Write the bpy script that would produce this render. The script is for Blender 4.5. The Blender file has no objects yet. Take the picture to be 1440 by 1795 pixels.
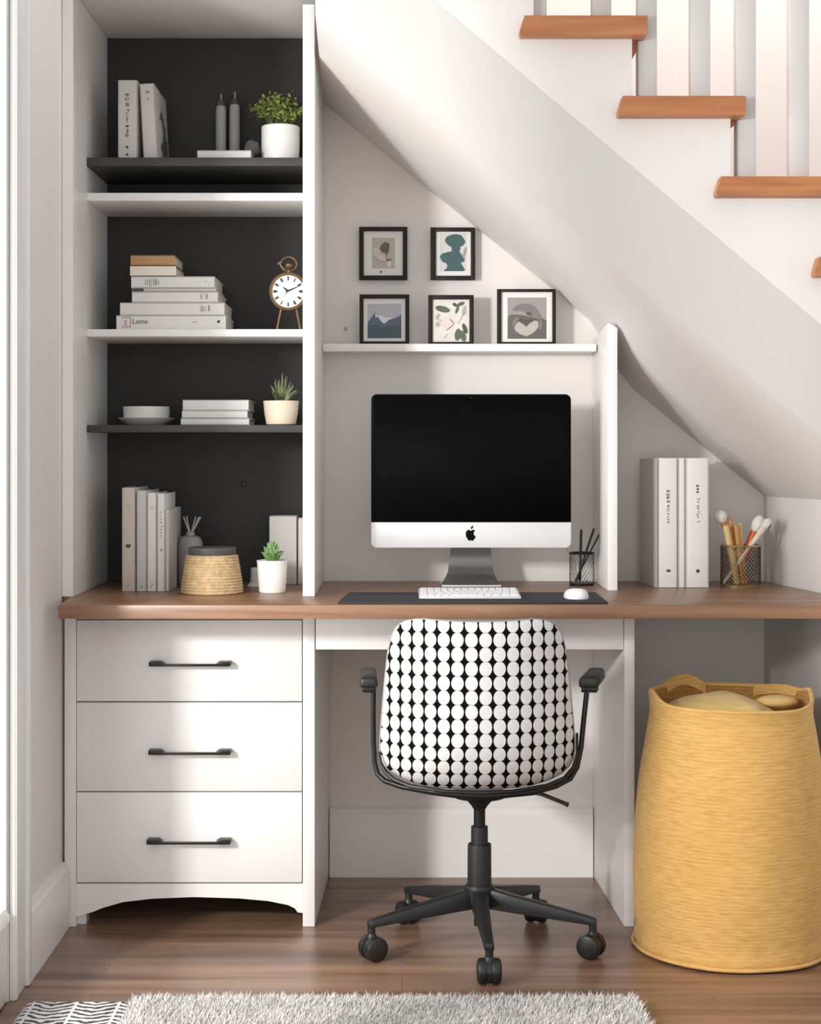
import bpy, bmesh, math, random
from math import sin, cos, pi, radians, sqrt
from mathutils import Vector, Matrix, noise
random.seed(7)
SC = bpy.context.scene
COL = SC.collection

# ------------------------------------------------------------------ camera frame
F = 3000.0                 # focal length in pixels of the 1440x1795 frame
VX, VY, EYE = 705.0, 785.0, 1.105
def X(px, Y): return (px - VX) * Y / F
def Z(py, Y): return EYE - (py - VY) * Y / F
def P(px, py, Y): return Vector((X(px, Y), Y, Z(py, Y)))
YF, YB, YS = 3.947, 4.418, 3.60    # cabinet front, back wall, stair face
WL = -0.785                        # left wall plane
WT0, WT1 = 0.731, 0.7615            # worktop underside and top

# ------------------------------------------------------------------ materials
def lin(c):
    c = c / 255.0
    return c / 12.92 if c <= 0.04045 else ((c + 0.055) / 1.055) ** 2.4
def rgb(r, g, b): return (lin(r), lin(g), lin(b), 1.0)
def new_mat(name):
    m = bpy.data.materials.new(name); m.use_nodes = True
    nt = m.node_tree
    return m, nt, nt.nodes['Principled BSDF']
def mat(name, col, rough=0.5, metal=0.0, var=0.04, scale=8.0, bump=0.0, bscale=60.0, stretch=(1, 1, 1), spec=0.5, sheen=0.0):
    m, nt, b = new_mat(name)
    N, L = nt.nodes.new, nt.links.new
    tc = N('ShaderNodeTexCoord'); mp = N('ShaderNodeMapping'); mp.inputs['Scale'].default_value = stretch
    L(tc.outputs['Object'], mp.inputs['Vector'])
    nz = N('ShaderNodeTexNoise'); nz.inputs['Scale'].default_value = scale; nz.inputs['Detail'].default_value = 4
    L(mp.outputs['Vector'], nz.inputs['Vector'])
    rp = N('ShaderNodeValToRGB'); c = rgb(*col)
    rp.color_ramp.elements[0].position = 0.3; rp.color_ramp.elements[1].position = 0.7
    rp.color_ramp.elements[0].color = tuple(max(0, v * (1 - var)) for v in c[:3]) + (1,)
    rp.color_ramp.elements[1].color = tuple(min(1, v * (1 + var)) for v in c[:3]) + (1,)
    L(nz.outputs['Fac'], rp.inputs['Fac']); L(rp.outputs['Color'], b.inputs['Base Color'])
    b.inputs['Roughness'].default_value = rough; b.inputs['Metallic'].default_value = metal
    b.inputs['Specular IOR Level'].default_value = spec
    if sheen: b.inputs['Sheen Weight'].default_value = sheen
    if bump:
        n2 = N('ShaderNodeTexNoise'); n2.inputs['Scale'].default_value = bscale; n2.inputs['Detail'].default_value = 3
        L(mp.outputs['Vector'], n2.inputs['Vector'])
        bp = N('ShaderNodeBump'); bp.inputs['Strength'].default_value = bump; bp.inputs['Distance'].default_value = 0.004
        L(n2.outputs['Fac'], bp.inputs['Height']); L(bp.outputs['Normal'], b.inputs['Normal'])
    return m
def wood(name, c0, c1, rough, stretch=(1.2, 22, 22), planks=None):
    m, nt, b = new_mat(name)
    N, L = nt.nodes.new, nt.links.new
    tc = N('ShaderNodeTexCoord'); mp = N('ShaderNodeMapping'); mp.inputs['Scale'].default_value = stretch
    L(tc.outputs['Object'], mp.inputs['Vector'])
    nz = N('ShaderNodeTexNoise'); nz.inputs['Scale'].default_value = 1.6; nz.inputs['Detail'].default_value = 7; nz.inputs['Distortion'].default_value = 0.5
    L(mp.outputs['Vector'], nz.inputs['Vector'])
    rp = N('ShaderNodeValToRGB')
    rp.color_ramp.elements[0].position = 0.3; rp.color_ramp.elements[1].position = 0.72
    rp.color_ramp.elements[0].color = rgb(*c0); rp.color_ramp.elements[1].color = rgb(*c1)
    L(nz.outputs['Fac'], rp.inputs['Fac'])
    out = rp.outputs['Color']
    if planks:
        bk = N('ShaderNodeTexBrick'); bk.inputs['Scale'].default_value = 1.0
        bk.inputs['Brick Width'].default_value = planks[0]; bk.inputs['Row Height'].default_value = planks[1]
        bk.inputs['Mortar Size'].default_value = 0.0009; bk.inputs['Mortar Smooth'].default_value = 0.4
        bk.inputs['Color1'].default_value = (0.80, 0.80, 0.80, 1); bk.inputs['Color2'].default_value = (1.08, 1.05, 1.02, 1)
        bk.inputs['Mortar'].default_value = (0.5, 0.46, 0.42, 1)
        L(tc.outputs['Object'], bk.inputs['Vector'])
        mx = N('ShaderNodeMix'); mx.data_type = 'RGBA'; mx.blend_type = 'MULTIPLY'; mx.inputs[0].default_value = 1.0
        L(out, mx.inputs[6]); L(bk.outputs['Color'], mx.inputs[7]); out = mx.outputs[2]
    L(out, b.inputs['Base Color']); b.inputs['Roughness'].default_value = rough
    bp = N('ShaderNodeBump'); bp.inputs['Strength'].default_value = 0.08; bp.inputs['Distance'].default_value = 0.002
    L(nz.outputs['Fac'], bp.inputs['Height']); L(bp.outputs['Normal'], b.inputs['Normal'])
    return m

WALL = mat('wall_paint', (226, 224, 221), 0.7, var=0.012, scale=3)
WALLB = mat('wall_paint_warm', (229, 225, 221), 0.7, var=0.012, scale=3)
WHITE = mat('cabinet_white', (236, 234, 232), 0.38, var=0.01, scale=3)
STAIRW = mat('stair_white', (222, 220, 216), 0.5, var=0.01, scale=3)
STAIRSH = mat('stair_trim_shade_grey', (196, 194, 191), 0.55, var=0.01, scale=3)  # stair white greyed: shade of the lower band put into the colour
BALU = mat('baluster_paint', (205, 202, 199), 0.5, var=0.01, scale=3)
CHAR = mat('charcoal_paint', (37, 35, 35), 0.6, var=0.08, scale=4)
CHARS = mat('charcoal_shelf', (62, 61, 61), 0.5, var=0.08, scale=6)
WTOP = wood('worktop_walnut', (116, 84, 63), (164, 124, 94), 0.36)
TREAD = wood('oak_tread', (150, 92, 52), (194, 130, 82), 0.45, (2.0, 20, 26))
FLOOR = wood('walnut_floor', (106, 80, 65), (158, 125, 102), 0.3, (0.9, 13, 13), planks=(1.25, 0.105))
BLACK = mat('black_plastic', (30, 30, 31), 0.42, var=0.1, scale=20)
BLACKM = mat('black_metal', (28, 28, 29), 0.35, metal=0.4, var=0.1, scale=20)
DARKFR = mat('black_frame_wood', (30, 26, 24), 0.5, var=0.15, scale=30, spec=0.25)
PAPER = mat('white_paper_cover', (226, 224, 221), 0.6, var=0.02, scale=10)
PAPERG = mat('greyish_cover', (205, 201, 197), 0.6, var=0.03, scale=10)
PAPERB = mat('beige_cover', (204, 194, 181), 0.65, var=0.03, scale=10)
CREAM = mat('cream_cover', (233, 225, 210), 0.6, var=0.02, scale=10)
TAN = mat('tan_cover', (184, 142, 96), 0.6, var=0.06, scale=14)
BROWNC = mat('brown_board', (112, 78, 52), 0.6, var=0.06, scale=14)
PAGES = mat('page_edges', (214, 208, 200), 0.8, var=0.08, scale=20, stretch=(1, 1, 40))
PAGEU = mat('page_edges_upright', (206, 201, 196), 0.8, var=0.08, scale=20, stretch=(40, 1, 1))
INK = mat('dark_ink', (72, 70, 72), 0.7)
INKL = mat('faint_ink', (150, 147, 145), 0.7)
INKR = mat('red_ink', (205, 96, 80), 0.7)
INKB = mat('blue_ink', (62, 80, 112), 0.7)
CERAM = mat('white_ceramic', (232, 230, 226), 0.35, var=0.02, scale=12, bump=0.05, bscale=25, stretch=(1, 1, 8))
CERAMC = mat('cream_ceramic', (226, 212, 188), 0.45, var=0.05, scale=20)
GREYGL = mat('frosted_grey_glass', (150, 148, 146), 0.35, var=0.03)
CANDLE = mat('grey_candle', (168, 166, 161), 0.5, var=0.05)
WICKM = mat('pale_wick', (180, 172, 162), 0.6)
STONE = mat('grey_stone', (112, 110, 108), 0.8, var=0.12, scale=30, bump=0.3, bscale=50)
GOLD = mat('aged_brass', (150, 122, 88), 0.3, metal=0.85, var=0.12, scale=25)
BRASS = mat('pale_brass', (196, 176, 136), 0.28, metal=0.9, var=0.1, scale=25)
DARKBR = mat('dark_brass_wire', (92, 80, 60), 0.35, metal=0.8, var=0.1, scale=25)
DIAL = mat('clock_dial', (226, 226, 222), 0.5, var=0.015)
ALU = mat('brushed_aluminium', (214, 214, 215), 0.5, metal=0.1, var=0.02, scale=6)
STANDM = mat('stand_aluminium', (112, 110, 109), 0.38, metal=0.5, var=0.04, scale=5, stretch=(1, 1, 10))
SCREEN = mat('black_glass', (3, 3, 4), 0.3, var=0.02, spec=0.06)
KEYW = mat('key_white', (240, 240, 240), 0.4, var=0.01)
MATD = mat('charcoal_felt', (48, 49, 53), 0.8, var=0.08, scale=60)
REED = mat('pale_reed', (190, 182, 170), 0.6)
SOIL = mat('dark_soil', (52, 42, 34), 0.9, var=0.3, scale=80)
LID = mat('dark_grey_lid', (82, 80, 80), 0.45, var=0.06)
BRUSHW = mat('white_bristle', (226, 222, 214), 0.8, var=0.05, scale=90)
WOODP = mat('pale_wood_stick', (218, 184, 130), 0.5, var=0.08, scale=30)
WOODO = mat('ochre_stick', (196, 146, 82), 0.5, var=0.08, scale=30)
COPPER = mat('copper_orange', (186, 88, 46), 0.3, metal=0.3, var=0.05)
PINKW = mat('pale_pink_handle', (226, 206, 192), 0.45, var=0.03)
DARKBRN = mat('dark_brown_bristle', (62, 48, 48), 0.8, var=0.1, scale=60)
GASK = mat('shadow_gap', (58, 54, 52), 0.9)
PIN = mat('pin_grey', (168, 164, 160), 0.5)

def leafmat(name, a, b_, scale):
    m, nt, b = new_mat(name); N, L = nt.nodes.new, nt.links.new
    tc = N('ShaderNodeTexCoord'); nz = N('ShaderNodeTexNoise'); nz.inputs['Scale'].default_value = scale
    L(tc.outputs['Object'], nz.inputs['Vector'])
    rp = N('ShaderNodeValToRGB'); rp.color_ramp.elements[0].position = .35; rp.color_ramp.elements[1].position = .65
    rp.color_ramp.elements[0].color = rgb(*a); rp.color_ramp.elements[1].color = rgb(*b_)
    L(nz.outputs['Fac'], rp.inputs['Fac']); L(rp.outputs['Color'], b.inputs['Base Color']); b.inputs['Roughness'].default_value = 0.5
    return m
LEAF = leafmat('bush_leaves', (70, 90, 32), (150, 160, 84), 60)
LEAFS = leafmat('spiky_leaves', (52, 70, 48), (132, 138, 92), 40)
LEAFA = leafmat('succulent_leaves', (66, 108, 58), (132, 168, 104), 50)

def chair_fabric():
    m, nt, b = new_mat('black_white_dot_fabric'); N, L = nt.nodes.new, nt.links.new
    def M(op, a=None, c=None, v=None):
        n = N('ShaderNodeMath'); n.operation = op
        if a is not None: L(a, n.inputs[0])
        if c is not None: L(c, n.inputs[1])
        if v is not None: n.inputs[1].default_value = v
        return n.outputs[0]
    uv = N('ShaderNodeUVMap'); sp = N('ShaderNodeSeparateXYZ'); L(uv.outputs['UV'], sp.inputs[0])
    fu = M('SUBTRACT', M('FRACT', M('MULTIPLY', sp.outputs[0], v=1 / 0.0296)), v=0.5)
    fv = M('SUBTRACT', M('FRACT', M('MULTIPLY', sp.outputs[1], v=1 / 0.0299)), v=0.5)
    au, av = M('ABSOLUTE', fu), M('ABSOLUTE', fv)
    d = M('SQRT', M('ADD', M('POWER', M('MULTIPLY', au, v=2.0), v=2.0), M('POWER', M('MULTIPLY', av, v=1 / 0.575), v=2.0)))
    d = M('MULTIPLY', d, v=0.5)
    r1 = N('ShaderNodeValToRGB'); r1.color_ramp.elements[0].position = 0.435; r1.color_ramp.elements[1].position = 0.458
    r1.color_ramp.elements[0].color = rgb(216, 214, 213); r1.color_ramp.elements[1].color = rgb(15, 14, 14)
    L(d, r1.inputs['Fac'])
    ed = N('ShaderNodeValToRGB'); ed.color_ramp.elements[0].position = 0.468; ed.color_ramp.elements[1].position = 0.5
    ed.color_ramp.elements[0].color = (1, 1, 1, 1); ed.color_ramp.elements[1].color = (0.42, 0.41, 0.41, 1)
    L(M('MAXIMUM', au, av), ed.inputs['Fac'])
    mx = N('ShaderNodeMix'); mx.data_type = 'RGBA'; mx.blend_type = 'MULTIPLY'; mx.inputs[0].default_value = 1.0
    L(r1.outputs['Color'], mx.inputs[6]); L(ed.outputs['Color'], mx.inputs[7])
    L(mx.outputs[2], b.inputs['Base Color']); b.inputs['Roughness'].default_value = 0.9; b.inputs['Specular IOR Level'].default_value = 0.08
    bp = N('ShaderNodeBump'); bp.inputs['Strength'].default_value = 0.25; bp.inputs['Distance'].default_value = 0.003; bp.invert = True
    L(d, bp.inputs['Height']); L(bp.outputs['Normal'], b.inputs['Normal'])
    return m
FABRIC = chair_fabric()

def ribbed(name, c0, c1, freq, strength, nscale):
    m, nt, b = new_mat(name); N, L = nt.nodes.new, nt.links.new
    tc = N('ShaderNodeTexCoord'); mp = N('ShaderNodeMapping'); mp.inputs['Scale'].default_value = (1, 1, 7)
    L(tc.outputs['Object'], mp.inputs['Vector'])
    nz = N('ShaderNodeTexNoise'); nz.inputs['Scale'].default_value = nscale; nz.inputs['Detail'].default_value = 6
    L(mp.outputs['Vector'], nz.inputs['Vector'])
    wv = N('ShaderNodeTexWave'); wv.bands_direction = 'Z'; wv.inputs['Scale'].default_value = freq; wv.inputs['Distortion'].default_value = 2.5
    wv.inputs['Detail'].default_value = 2; wv.inputs['Detail Scale'].default_value = 3
    L(tc.outputs['Object'], wv.inputs['Vector'])
    ad = N('ShaderNodeMath'); ad.operation = 'MULTIPLY_ADD'; ad.inputs[1].default_value = 0.14
    L(wv.outputs['Fac'], ad.inputs[0]); L(nz.outputs['Fac'], ad.inputs[2])
    rp = N('ShaderNodeValToRGB'); rp.color_ramp.elements[0].position = .35; rp.color_ramp.elements[1].position = .78
    rp.color_ramp.elements[0].color = rgb(*c0); rp.color_ramp.elements[1].color = rgb(*c1)
    L(ad.outputs[0], rp.inputs['Fac']); L(rp.outputs['Color'], b.inputs['Base Color'])
    b.inputs['Roughness'].default_value = 0.85; b.inputs['Sheen Weight'].default_value = 0.15
    bp = N('ShaderNodeBump'); bp.inputs['Strength'].default_value = strength; bp.inputs['Distance'].default_value = 0.004
    L(ad.outputs[0], bp.inputs['Height']); L(bp.outputs['Normal'], b.inputs['Normal'])
    return m
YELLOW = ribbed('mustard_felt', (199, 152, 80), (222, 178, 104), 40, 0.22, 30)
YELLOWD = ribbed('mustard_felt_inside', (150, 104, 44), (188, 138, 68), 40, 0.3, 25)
YELLOWL = ribbed('pale_mustard_cloth', (206, 170, 98), (226, 194, 126), 25, 0.15, 10)
WOVEN = mat('seagrass', (200, 172, 130), 0.8, var=0.22, scale=90, bump=0.5, bscale=160)
PILE = mat('rug_pile', (214, 211, 207), 0.95, var=0.12, scale=14)
RUGB = mat('rug_backing', (196, 192, 188), 0.95, var=0.08, scale=30)
def striped():
    m, nt, b = new_mat('black_white_woven_stripes'); N, L = nt.nodes.new, nt.links.new
    def M(op, a, c=None, v=None):
        n = N('ShaderNodeMath'); n.operation = op; L(a, n.inputs[0])
        if c is not None: L(c, n.inputs[1])
        if v is not None: n.inputs[1].default_value = v
        return n.outputs[0]
    tc = N('ShaderNodeTexCoord'); sp = N('ShaderNodeSeparateXYZ'); L(tc.outputs['Object'], sp.inputs[0])
    nz = N('ShaderNodeTexNoise'); nz.inputs['Scale'].default_value = 45; L(tc.outputs['Object'], nz.inputs['Vector'])
    tri = M('MULTIPLY', M('PINGPONG', sp.outputs[0], v=0.042), v=0.5)
    y = M('ADD', M('ADD', sp.outputs[1], tri), M('MULTIPLY', nz.outputs['Fac'], v=0.022))
    f = M('FRACT', M('MULTIPLY', y, v=1 / 0.021))
    seam = M('GREATER_THAN', M('FRACT', M('MULTIPLY', sp.outputs[0], v=1 / 0.084)), v=0.07)
    rp = N('ShaderNodeValToRGB'); rp.color_ramp.elements[0].position = .50; rp.color_ramp.elements[1].position = .60
    rp.color_ramp.elements[0].color = rgb(218, 215, 212); rp.color_ramp.elements[1].color = rgb(62, 62, 66)
    L(M('MULTIPLY', f, seam), rp.inputs['Fac']); L(rp.outputs['Color'], b.inputs['Base Color']); b.inputs['Roughness'].default_value = 0.95
    bp = N('ShaderNodeBump'); bp.inputs['Strength'].default_value = 0.6; bp.inputs['Distance'].default_value = 0.004
    L(f, bp.inputs['Height']); L(bp.outputs['Normal'], b.inputs['Normal'])
    return m
STRIPE = striped()
def glassmat():
    m = bpy.data.materials.new('door_glass'); m.use_nodes = True
    nt = m.node_tree; nt.nodes.clear(); N, L = nt.nodes.new, nt.links.new
    o = N('ShaderNodeOutputMaterial'); t = N('ShaderNodeBsdfTransparent'); g = N('ShaderNodeBsdfGlossy'); g.inputs['Roughness'].default_value = 0.03
    lw = N('ShaderNodeLayerWeight'); lw.inputs['Blend'].default_value = 0.06
    ml = N('ShaderNodeMath'); ml.operation = 'MULTIPLY'; ml.inputs[1].default_value = 0.3
    mx = N('ShaderNodeMixShader'); L(lw.outputs['Fresnel'], ml.inputs[0]); L(ml.outputs[0], mx.inputs[0])
    L(t.outputs[0], mx.inputs[1]); L(g.outputs[0], mx.inputs[2]); L(mx.outputs[0], o.inputs[0])
    return m
GLASS = glassmat()

# ------------------------------------------------------------------ mesh builder
class MB:
    def __init__(s): s.v = []; s.f = []; s.m = []; s.uv = None
    def add(s, vs, fs, mi=0, uvs=None):
        o = len(s.v); s.v += [tuple(p) for p in vs]
        s.f += [tuple(i + o for i in f) for f in fs]; s.m += [mi] * len(fs)
        if uvs is not None:
            if s.uv is None: s.uv = {}
            for i, u in enumerate(uvs): s.uv[o + i] = u
        return s
    def hexa(s, c, bev=0.0, mi=0, seg=2):
        """c: 8 corners, front quad (bl, br, tr, tl) then back quad"""
        fs = [(0, 1, 2, 3), (5, 4, 7, 6), (1, 5, 6, 2), (4, 0, 3, 7), (3, 2, 6, 7), (4, 5, 1, 0)]
        if bev <= 0: return s.add(c, fs, mi)
        bm = bmesh.new(); vs = [bm.verts.new(p) for p in c]
        for f in fs: bm.faces.new([vs[i] for i in f])
        bmesh.ops.bevel(bm, geom=list(bm.edges), offset=bev, segments=seg, profile=0.5, affect='EDGES')
        bm.verts.index_update()
        s.add([v.co[:] for v in bm.verts], [[v.index for v in f.verts] for f in bm.faces], mi); bm.free()
        return s
    def box(s, x0, x1, y0, y1, z0, z1, bev=0.0, mi=0, seg=2):
        return s.hexa([(x0, y0, z0), (x1, y0, z0), (x1, y0, z1), (x0, y0, z1), (x0, y1, z0), (x1, y1, z0), (x1, y1, z1), (x0, y1, z1)], bev, mi, seg)
    def prism(s, pts, y0, y1, bev=0.0, mi=0):
        """pts: (x, z) polygon, extruded in y"""
        bm = bmesh.new(); a = [bm.verts.new((x, y0, z)) for x, z in pts]; b = [bm.verts.new((x, y1, z)) for x, z in pts]
        n = len(pts); bm.faces.new(a); bm.faces.new(b[::-1])
        for i in range(n): bm.faces.new((a[i], b[i], b[(i + 1) % n], a[(i + 1) % n]))
        bmesh.ops.recalc_face_normals(bm, faces=bm.faces)
        if bev: bmesh.ops.bevel(bm, geom=list(bm.edges), offset=bev, segments=2, profile=0.5, affect='EDGES')
        bmesh.ops.triangulate(bm, faces=[f for f in bm.faces if len(f.verts) > 4])
        bm.verts.index_update()
        s.add([v.co[:] for v in bm.verts], [[v.index for v in f.verts] for f in bm.faces], mi); bm.free()
        return s
    def prismz(s, pts, z0, z1, bev=0.0, mi=0):
        t = MB().prism(pts, z0, z1, bev); return s.add([(x, z, y) for x, y, z in t.v], [f[::-1] for f in t.f], mi)
    def prismx(s, pts, x0, x1, bev=0.0, mi=0):
        """pts: (y, z) polygon extruded in x"""
        t = MB().prism(pts, x0, x1, bev); return s.add([(y, x, z) for x, y, z in t.v], [f[::-1] for f in t.f], mi)
    def lathe(s, prof, c, n=32, mi=0, mat4=None, wob=None):
        vs, fs = [], []
        for r, z in prof:
            for k in range(n):
                a = 2 * pi * k / n; rr = max(r, 1e-5)
                p = Vector((rr * cos(a), rr * sin(a), z))
                if wob: p = wob(p, a)
                if mat4 is not None: p = mat4 @ p
                vs.append(p + Vector(c))
        for i in range(len(prof) - 1):
            for k in range(n):
                k2 = (k + 1) % n
                fs.append((i * n + k, i * n + k2, (i + 1) * n + k2, (i + 1) * n + k))
        return s.add(vs, fs, mi)
    def tube(s, pts, r, n=10, mi=0, cap=True, closed=False):
        pts = [Vector(p) for p in pts]; rs = r if isinstance(r, (list, tuple)) else [r] * len(pts)
        vs, fs = [], []; up = None; m = len(pts)
        for i, p in enumerate(pts):
            if closed: t = pts[(i + 1) % m] - pts[i - 1]
            else: t = pts[min(i + 1, m - 1)] - pts[max(i - 1, 0)]
            t.normalize()
            if up is None:
                up = Vector((0, 0, 1)) if abs(t.z) < 0.9 else Vector((1, 0, 0))
            a = (up - t * up.dot(t)).normalized(); b = t.cross(a); up = a
            for k in range(n):
                w = 2 * pi * k / n
                vs.append(p + (a * cos(w) + b * sin(w)) * rs[i])
        for i in range(m if closed else m - 1):
            j = (i + 1) % m
            for k in range(n):
                k2 = (k + 1) % n
                fs.append((i * n + k, i * n + k2, j * n + k2, j * n + k))
        if cap and not closed:
            fs.append(tuple(range(n))[::-1]); fs.append(tuple((m - 1) * n + k for k in range(n)))
        return s.add(vs, fs, mi)
    def ball(s, c, rx, ry=None, rz=None, n=16, mi=0, mat4=None, jig=0.0):
        ry = ry or rx; rz = rz or rx; vs, fs = [], []; h = n // 2
        for i in range(h + 1):
            th = pi * i / h
            for k in range(n):
                a = 2 * pi * k / n; st = max(sin(th), 1e-4)
                p = Vector((rx * st * cos(a), ry * st * sin(a), -rz * cos(th)))
                if jig: p *= 1 + jig * noise.noise(p * 60 + Vector(c) * 10)
                if mat4 is not None: p = mat4 @ p
                vs.append(p + Vector(c))
        for i in range(h):
            for k in range(n):
                k2 = (k + 1) % n; fs.append((i * n + k, i * n + k2, (i + 1) * n + k2, (i + 1) * n + k))
        return s.add(vs, fs, mi)
    def poly(s, pts3, mi=0):
        return s.add(pts3, [tuple(range(len(pts3)))], mi)
    def xf(s, M):
        s.v = [tuple(M @ Vector(p)) for p in s.v]; return s

LOC = {}
def link(name, mb, mats, origin, sharp=35):
    me = bpy.data.meshes.new(name)
    o = Vector(origin)
    me.from_pydata([tuple(Vector(p) - o) for p in mb.v], [], mb.f)
    if not isinstance(mats, (list, tuple)): mats = [mats]
    for m in mats: me.materials.append(m)
    me.polygons.foreach_set('material_index', mb.m)
    me.polygons.foreach_set('use_smooth', [True] * len(mb.f))
    if mb.uv is not None:
        ul = me.uv_layers.new(name='UVMap')
        for lp in me.loops: ul.data[lp.index].uv = mb.uv.get(lp.vertex_index, (0, 0))
    me.update()
    try: me.set_sharp_from_angle(angle=radians(sharp))
    except Exception: pass
    ob = bpy.data.objects.new(name, me); COL.objects.link(ob)
    return ob
def props(o, label=None, cat=None, group=None, kind=None):
    if label: o['label'] = label
    if cat: o['category'] = cat
    if group: o['group'] = group
    if kind: o['kind'] = kind
    return o
def thing(name, label, cat, loc, group=None):
    o = bpy.data.objects.new(name, None); o.empty_display_size = 0.05; COL.objects.link(o); o.location = loc
    LOC[o.name] = Vector(loc)
    return props(o, label, cat, group)
def part(name, mb, mats, parent, label=None, sharp=35, kind=None):
    o = link(name, mb, mats, LOC[parent.name], sharp); o.parent = parent; LOC[o.name] = LOC[parent.name]
    return props(o, label, None, None, kind)
def single(name, mb, mats, loc, label, cat, group=None, sharp=35):
    o = link(name, mb, mats, loc, sharp); o.location = loc; LOC[o.name] = Vector(loc)
    return props(o, label, cat, group)
def struct(name, mb, mats, label=None, sharp=35):
    o = link(name, mb, mats, (0, 0, 0), sharp); LOC[o.name] = Vector((0, 0, 0))
    return props(o, label, None, None, 'structure')
def ell(cx, cy, rx, ry, rot=0, n=20, jig=0.0):
    out = []
    for k in range(n):
        a = 2 * pi * k / n; q = 1 + jig * sin(3 * a + cx) * 0.5 + jig * cos(5 * a + cy) * 0.5
        x, y = rx * cos(a) * q, ry * sin(a) * q; r = radians(rot)
        out.append((cx + x * cos(r) - y * sin(r), cy + x * sin(r) + y * cos(r)))
    return out
def text_mb(txt, size, M, mi=0):
    cu = bpy.data.curves.new('lettering_curve', 'FONT'); cu.body = txt; cu.size = size; cu.align_x = 'LEFT'; cu.resolution_u = 2
    ob = bpy.data.objects.new('lettering_curve', cu); COL.objects.link(ob)
    dg = bpy.context.evaluated_depsgraph_get(); me = ob.evaluated_get(dg).to_mesh()
    mb = MB().add([M @ v.co for v in me.vertices], [tuple(p.vertices) for p in me.polygons], mi)
    ob.evaluated_get(dg).to_mesh_clear(); bpy.data.objects.remove(ob); bpy.data.curves.remove(cu)
    return mb
def front_text(txt, size, px, py, Y):           # text lying in a plane that faces the viewer side
    M = Matrix.Translation(P(px, py, Y)) @ Matrix.Rotation(pi / 2, 4, 'X')
    return text_mb(txt, size, M)
def glyphs(px0, px1, py0, py1, Y, n, seed, vertical=True, dens=3):
    """a run of small unreadable printed characters on a flat face at depth Y"""
    rnd = random.Random(seed); mb = MB()
    for i in range(n):
        if vertical:
            a0 = py0 + (py1 - py0) * i / n; a1 = a0 + (py1 - py0) / n * 0.78; x0, x1 = px0, px1
        else:
            x0 = px0 + (px1 - px0) * i / n; x1 = x0 + (px1 - px0) / n * 0.78; a0, a1 = py0, py1
        for k in range(dens):
            if rnd.random() < 0.5:
                t = rnd.random(); yy = a0 + (a1 - a0) * t; xa = x0 + (x1 - x0) * rnd.random() * 0.3; xb = x1 - (x1 - x0) * rnd.random() * 0.3
                q = [(xa, yy - .45), (xb, yy - .45), (xb, yy + .45), (xa, yy + .45)]
            else:
                t = rnd.random(); xx = x0 + (x1 - x0) * t; ya = a0 + (a1 - a0) * rnd.random() * 0.3; yb = a1 - (a1 - a0) * rnd.random() * 0.3
                q = [(xx - .45, ya), (xx + .45, ya), (xx + .45, yb), (xx - .45, yb)]
            mb.poly([P(x, y, Y) for x, y in q][::-1])
    return mb

# ------------------------------------------------------------------ the room
struct('floor', MB().box(-2.5, 2.6, -1.0, 4.5, -0.05, 0.0), FLOOR)
struct('wall_back', MB().box(-0.83, 2.6, YB, YB + 0.08, 0, 3.1), WALLB)
DY0, DY1 = 2.35, 3.413          # door opening in the left wall
mb = MB().box(WL - 0.09, WL, DY1 + 0.001, YB, 0, 3.1)
mb.box(WL - 0.09, WL, DY0, DY1, 2.66, 3.1)
struct('wall_left', mb, WALL)
# right wall under the stairs, slightly splayed
def WRX(Y): return 0.935 + (YB - Y) * 0.166
ya, yb_ = 3.66, YB - 0.001
struct('wall_right', MB().hexa([(WRX(ya), ya, 0), (WRX(ya) + .06, ya, 0), (WRX(ya) + .06, ya, 1.02), (WRX(ya), ya, 1.02),
                                (WRX(yb_), yb_, 0), (WRX(yb_) + .06, yb_, 0), (WRX(yb_) + .06, yb_, 1.02), (WRX(yb_), yb_, 1.02)]), WALL)
struct('ceiling', MB().box(WL, -0.18, YF - 0.01, YB - 0.001, 2.160, 2.6), WALL)
# baseboards
prof = [(0, 0), (0.018, 0), (0.018, 0.118), (0.0145, 0.126), (0.0145, 0.134), (0.010, 0.139), (0.008, 0.150), (0, 0.152)]
t = MB().prism([(x, z) for x, z in prof], 3.537, YF - 0.003)
t.v = [(x + WL, y, z) for x, y, z in t.v]
struct('baseboard_left', t, WHITE)
prof = [(0, 0), (-0.016, 0), (-0.016, 0.160), (-0.011, 0.166), (-0.011, 0.172), (-0.006, 0.178), (0, 0.18)]
struct('baseboard_back', MB().prismx([(YB + y - 0.0005, z) for y, z in prof], -0.186, 0.492), WHITE)
struct('baseboard_right', MB().prismx([(YB + y - 0.0005, z) for y, z in prof], 0.540, 0.925), WHITE)
# casing round the glazed door: stepped mouldings
t = MB()
t.box(WL + 0.0005, WL + 0.013, 3.416, 3.535, 0, 2.72, 0.003)
t.box(WL + 0.0005, WL + 0.021, 3.508, 3.532, 0, 2.72, 0.005)
t.box(WL + 0.0005, WL + 0.016, 3.419, 3.432, 0, 2.72, 0.004)
struct('trim_1', t, WHITE)
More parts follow.
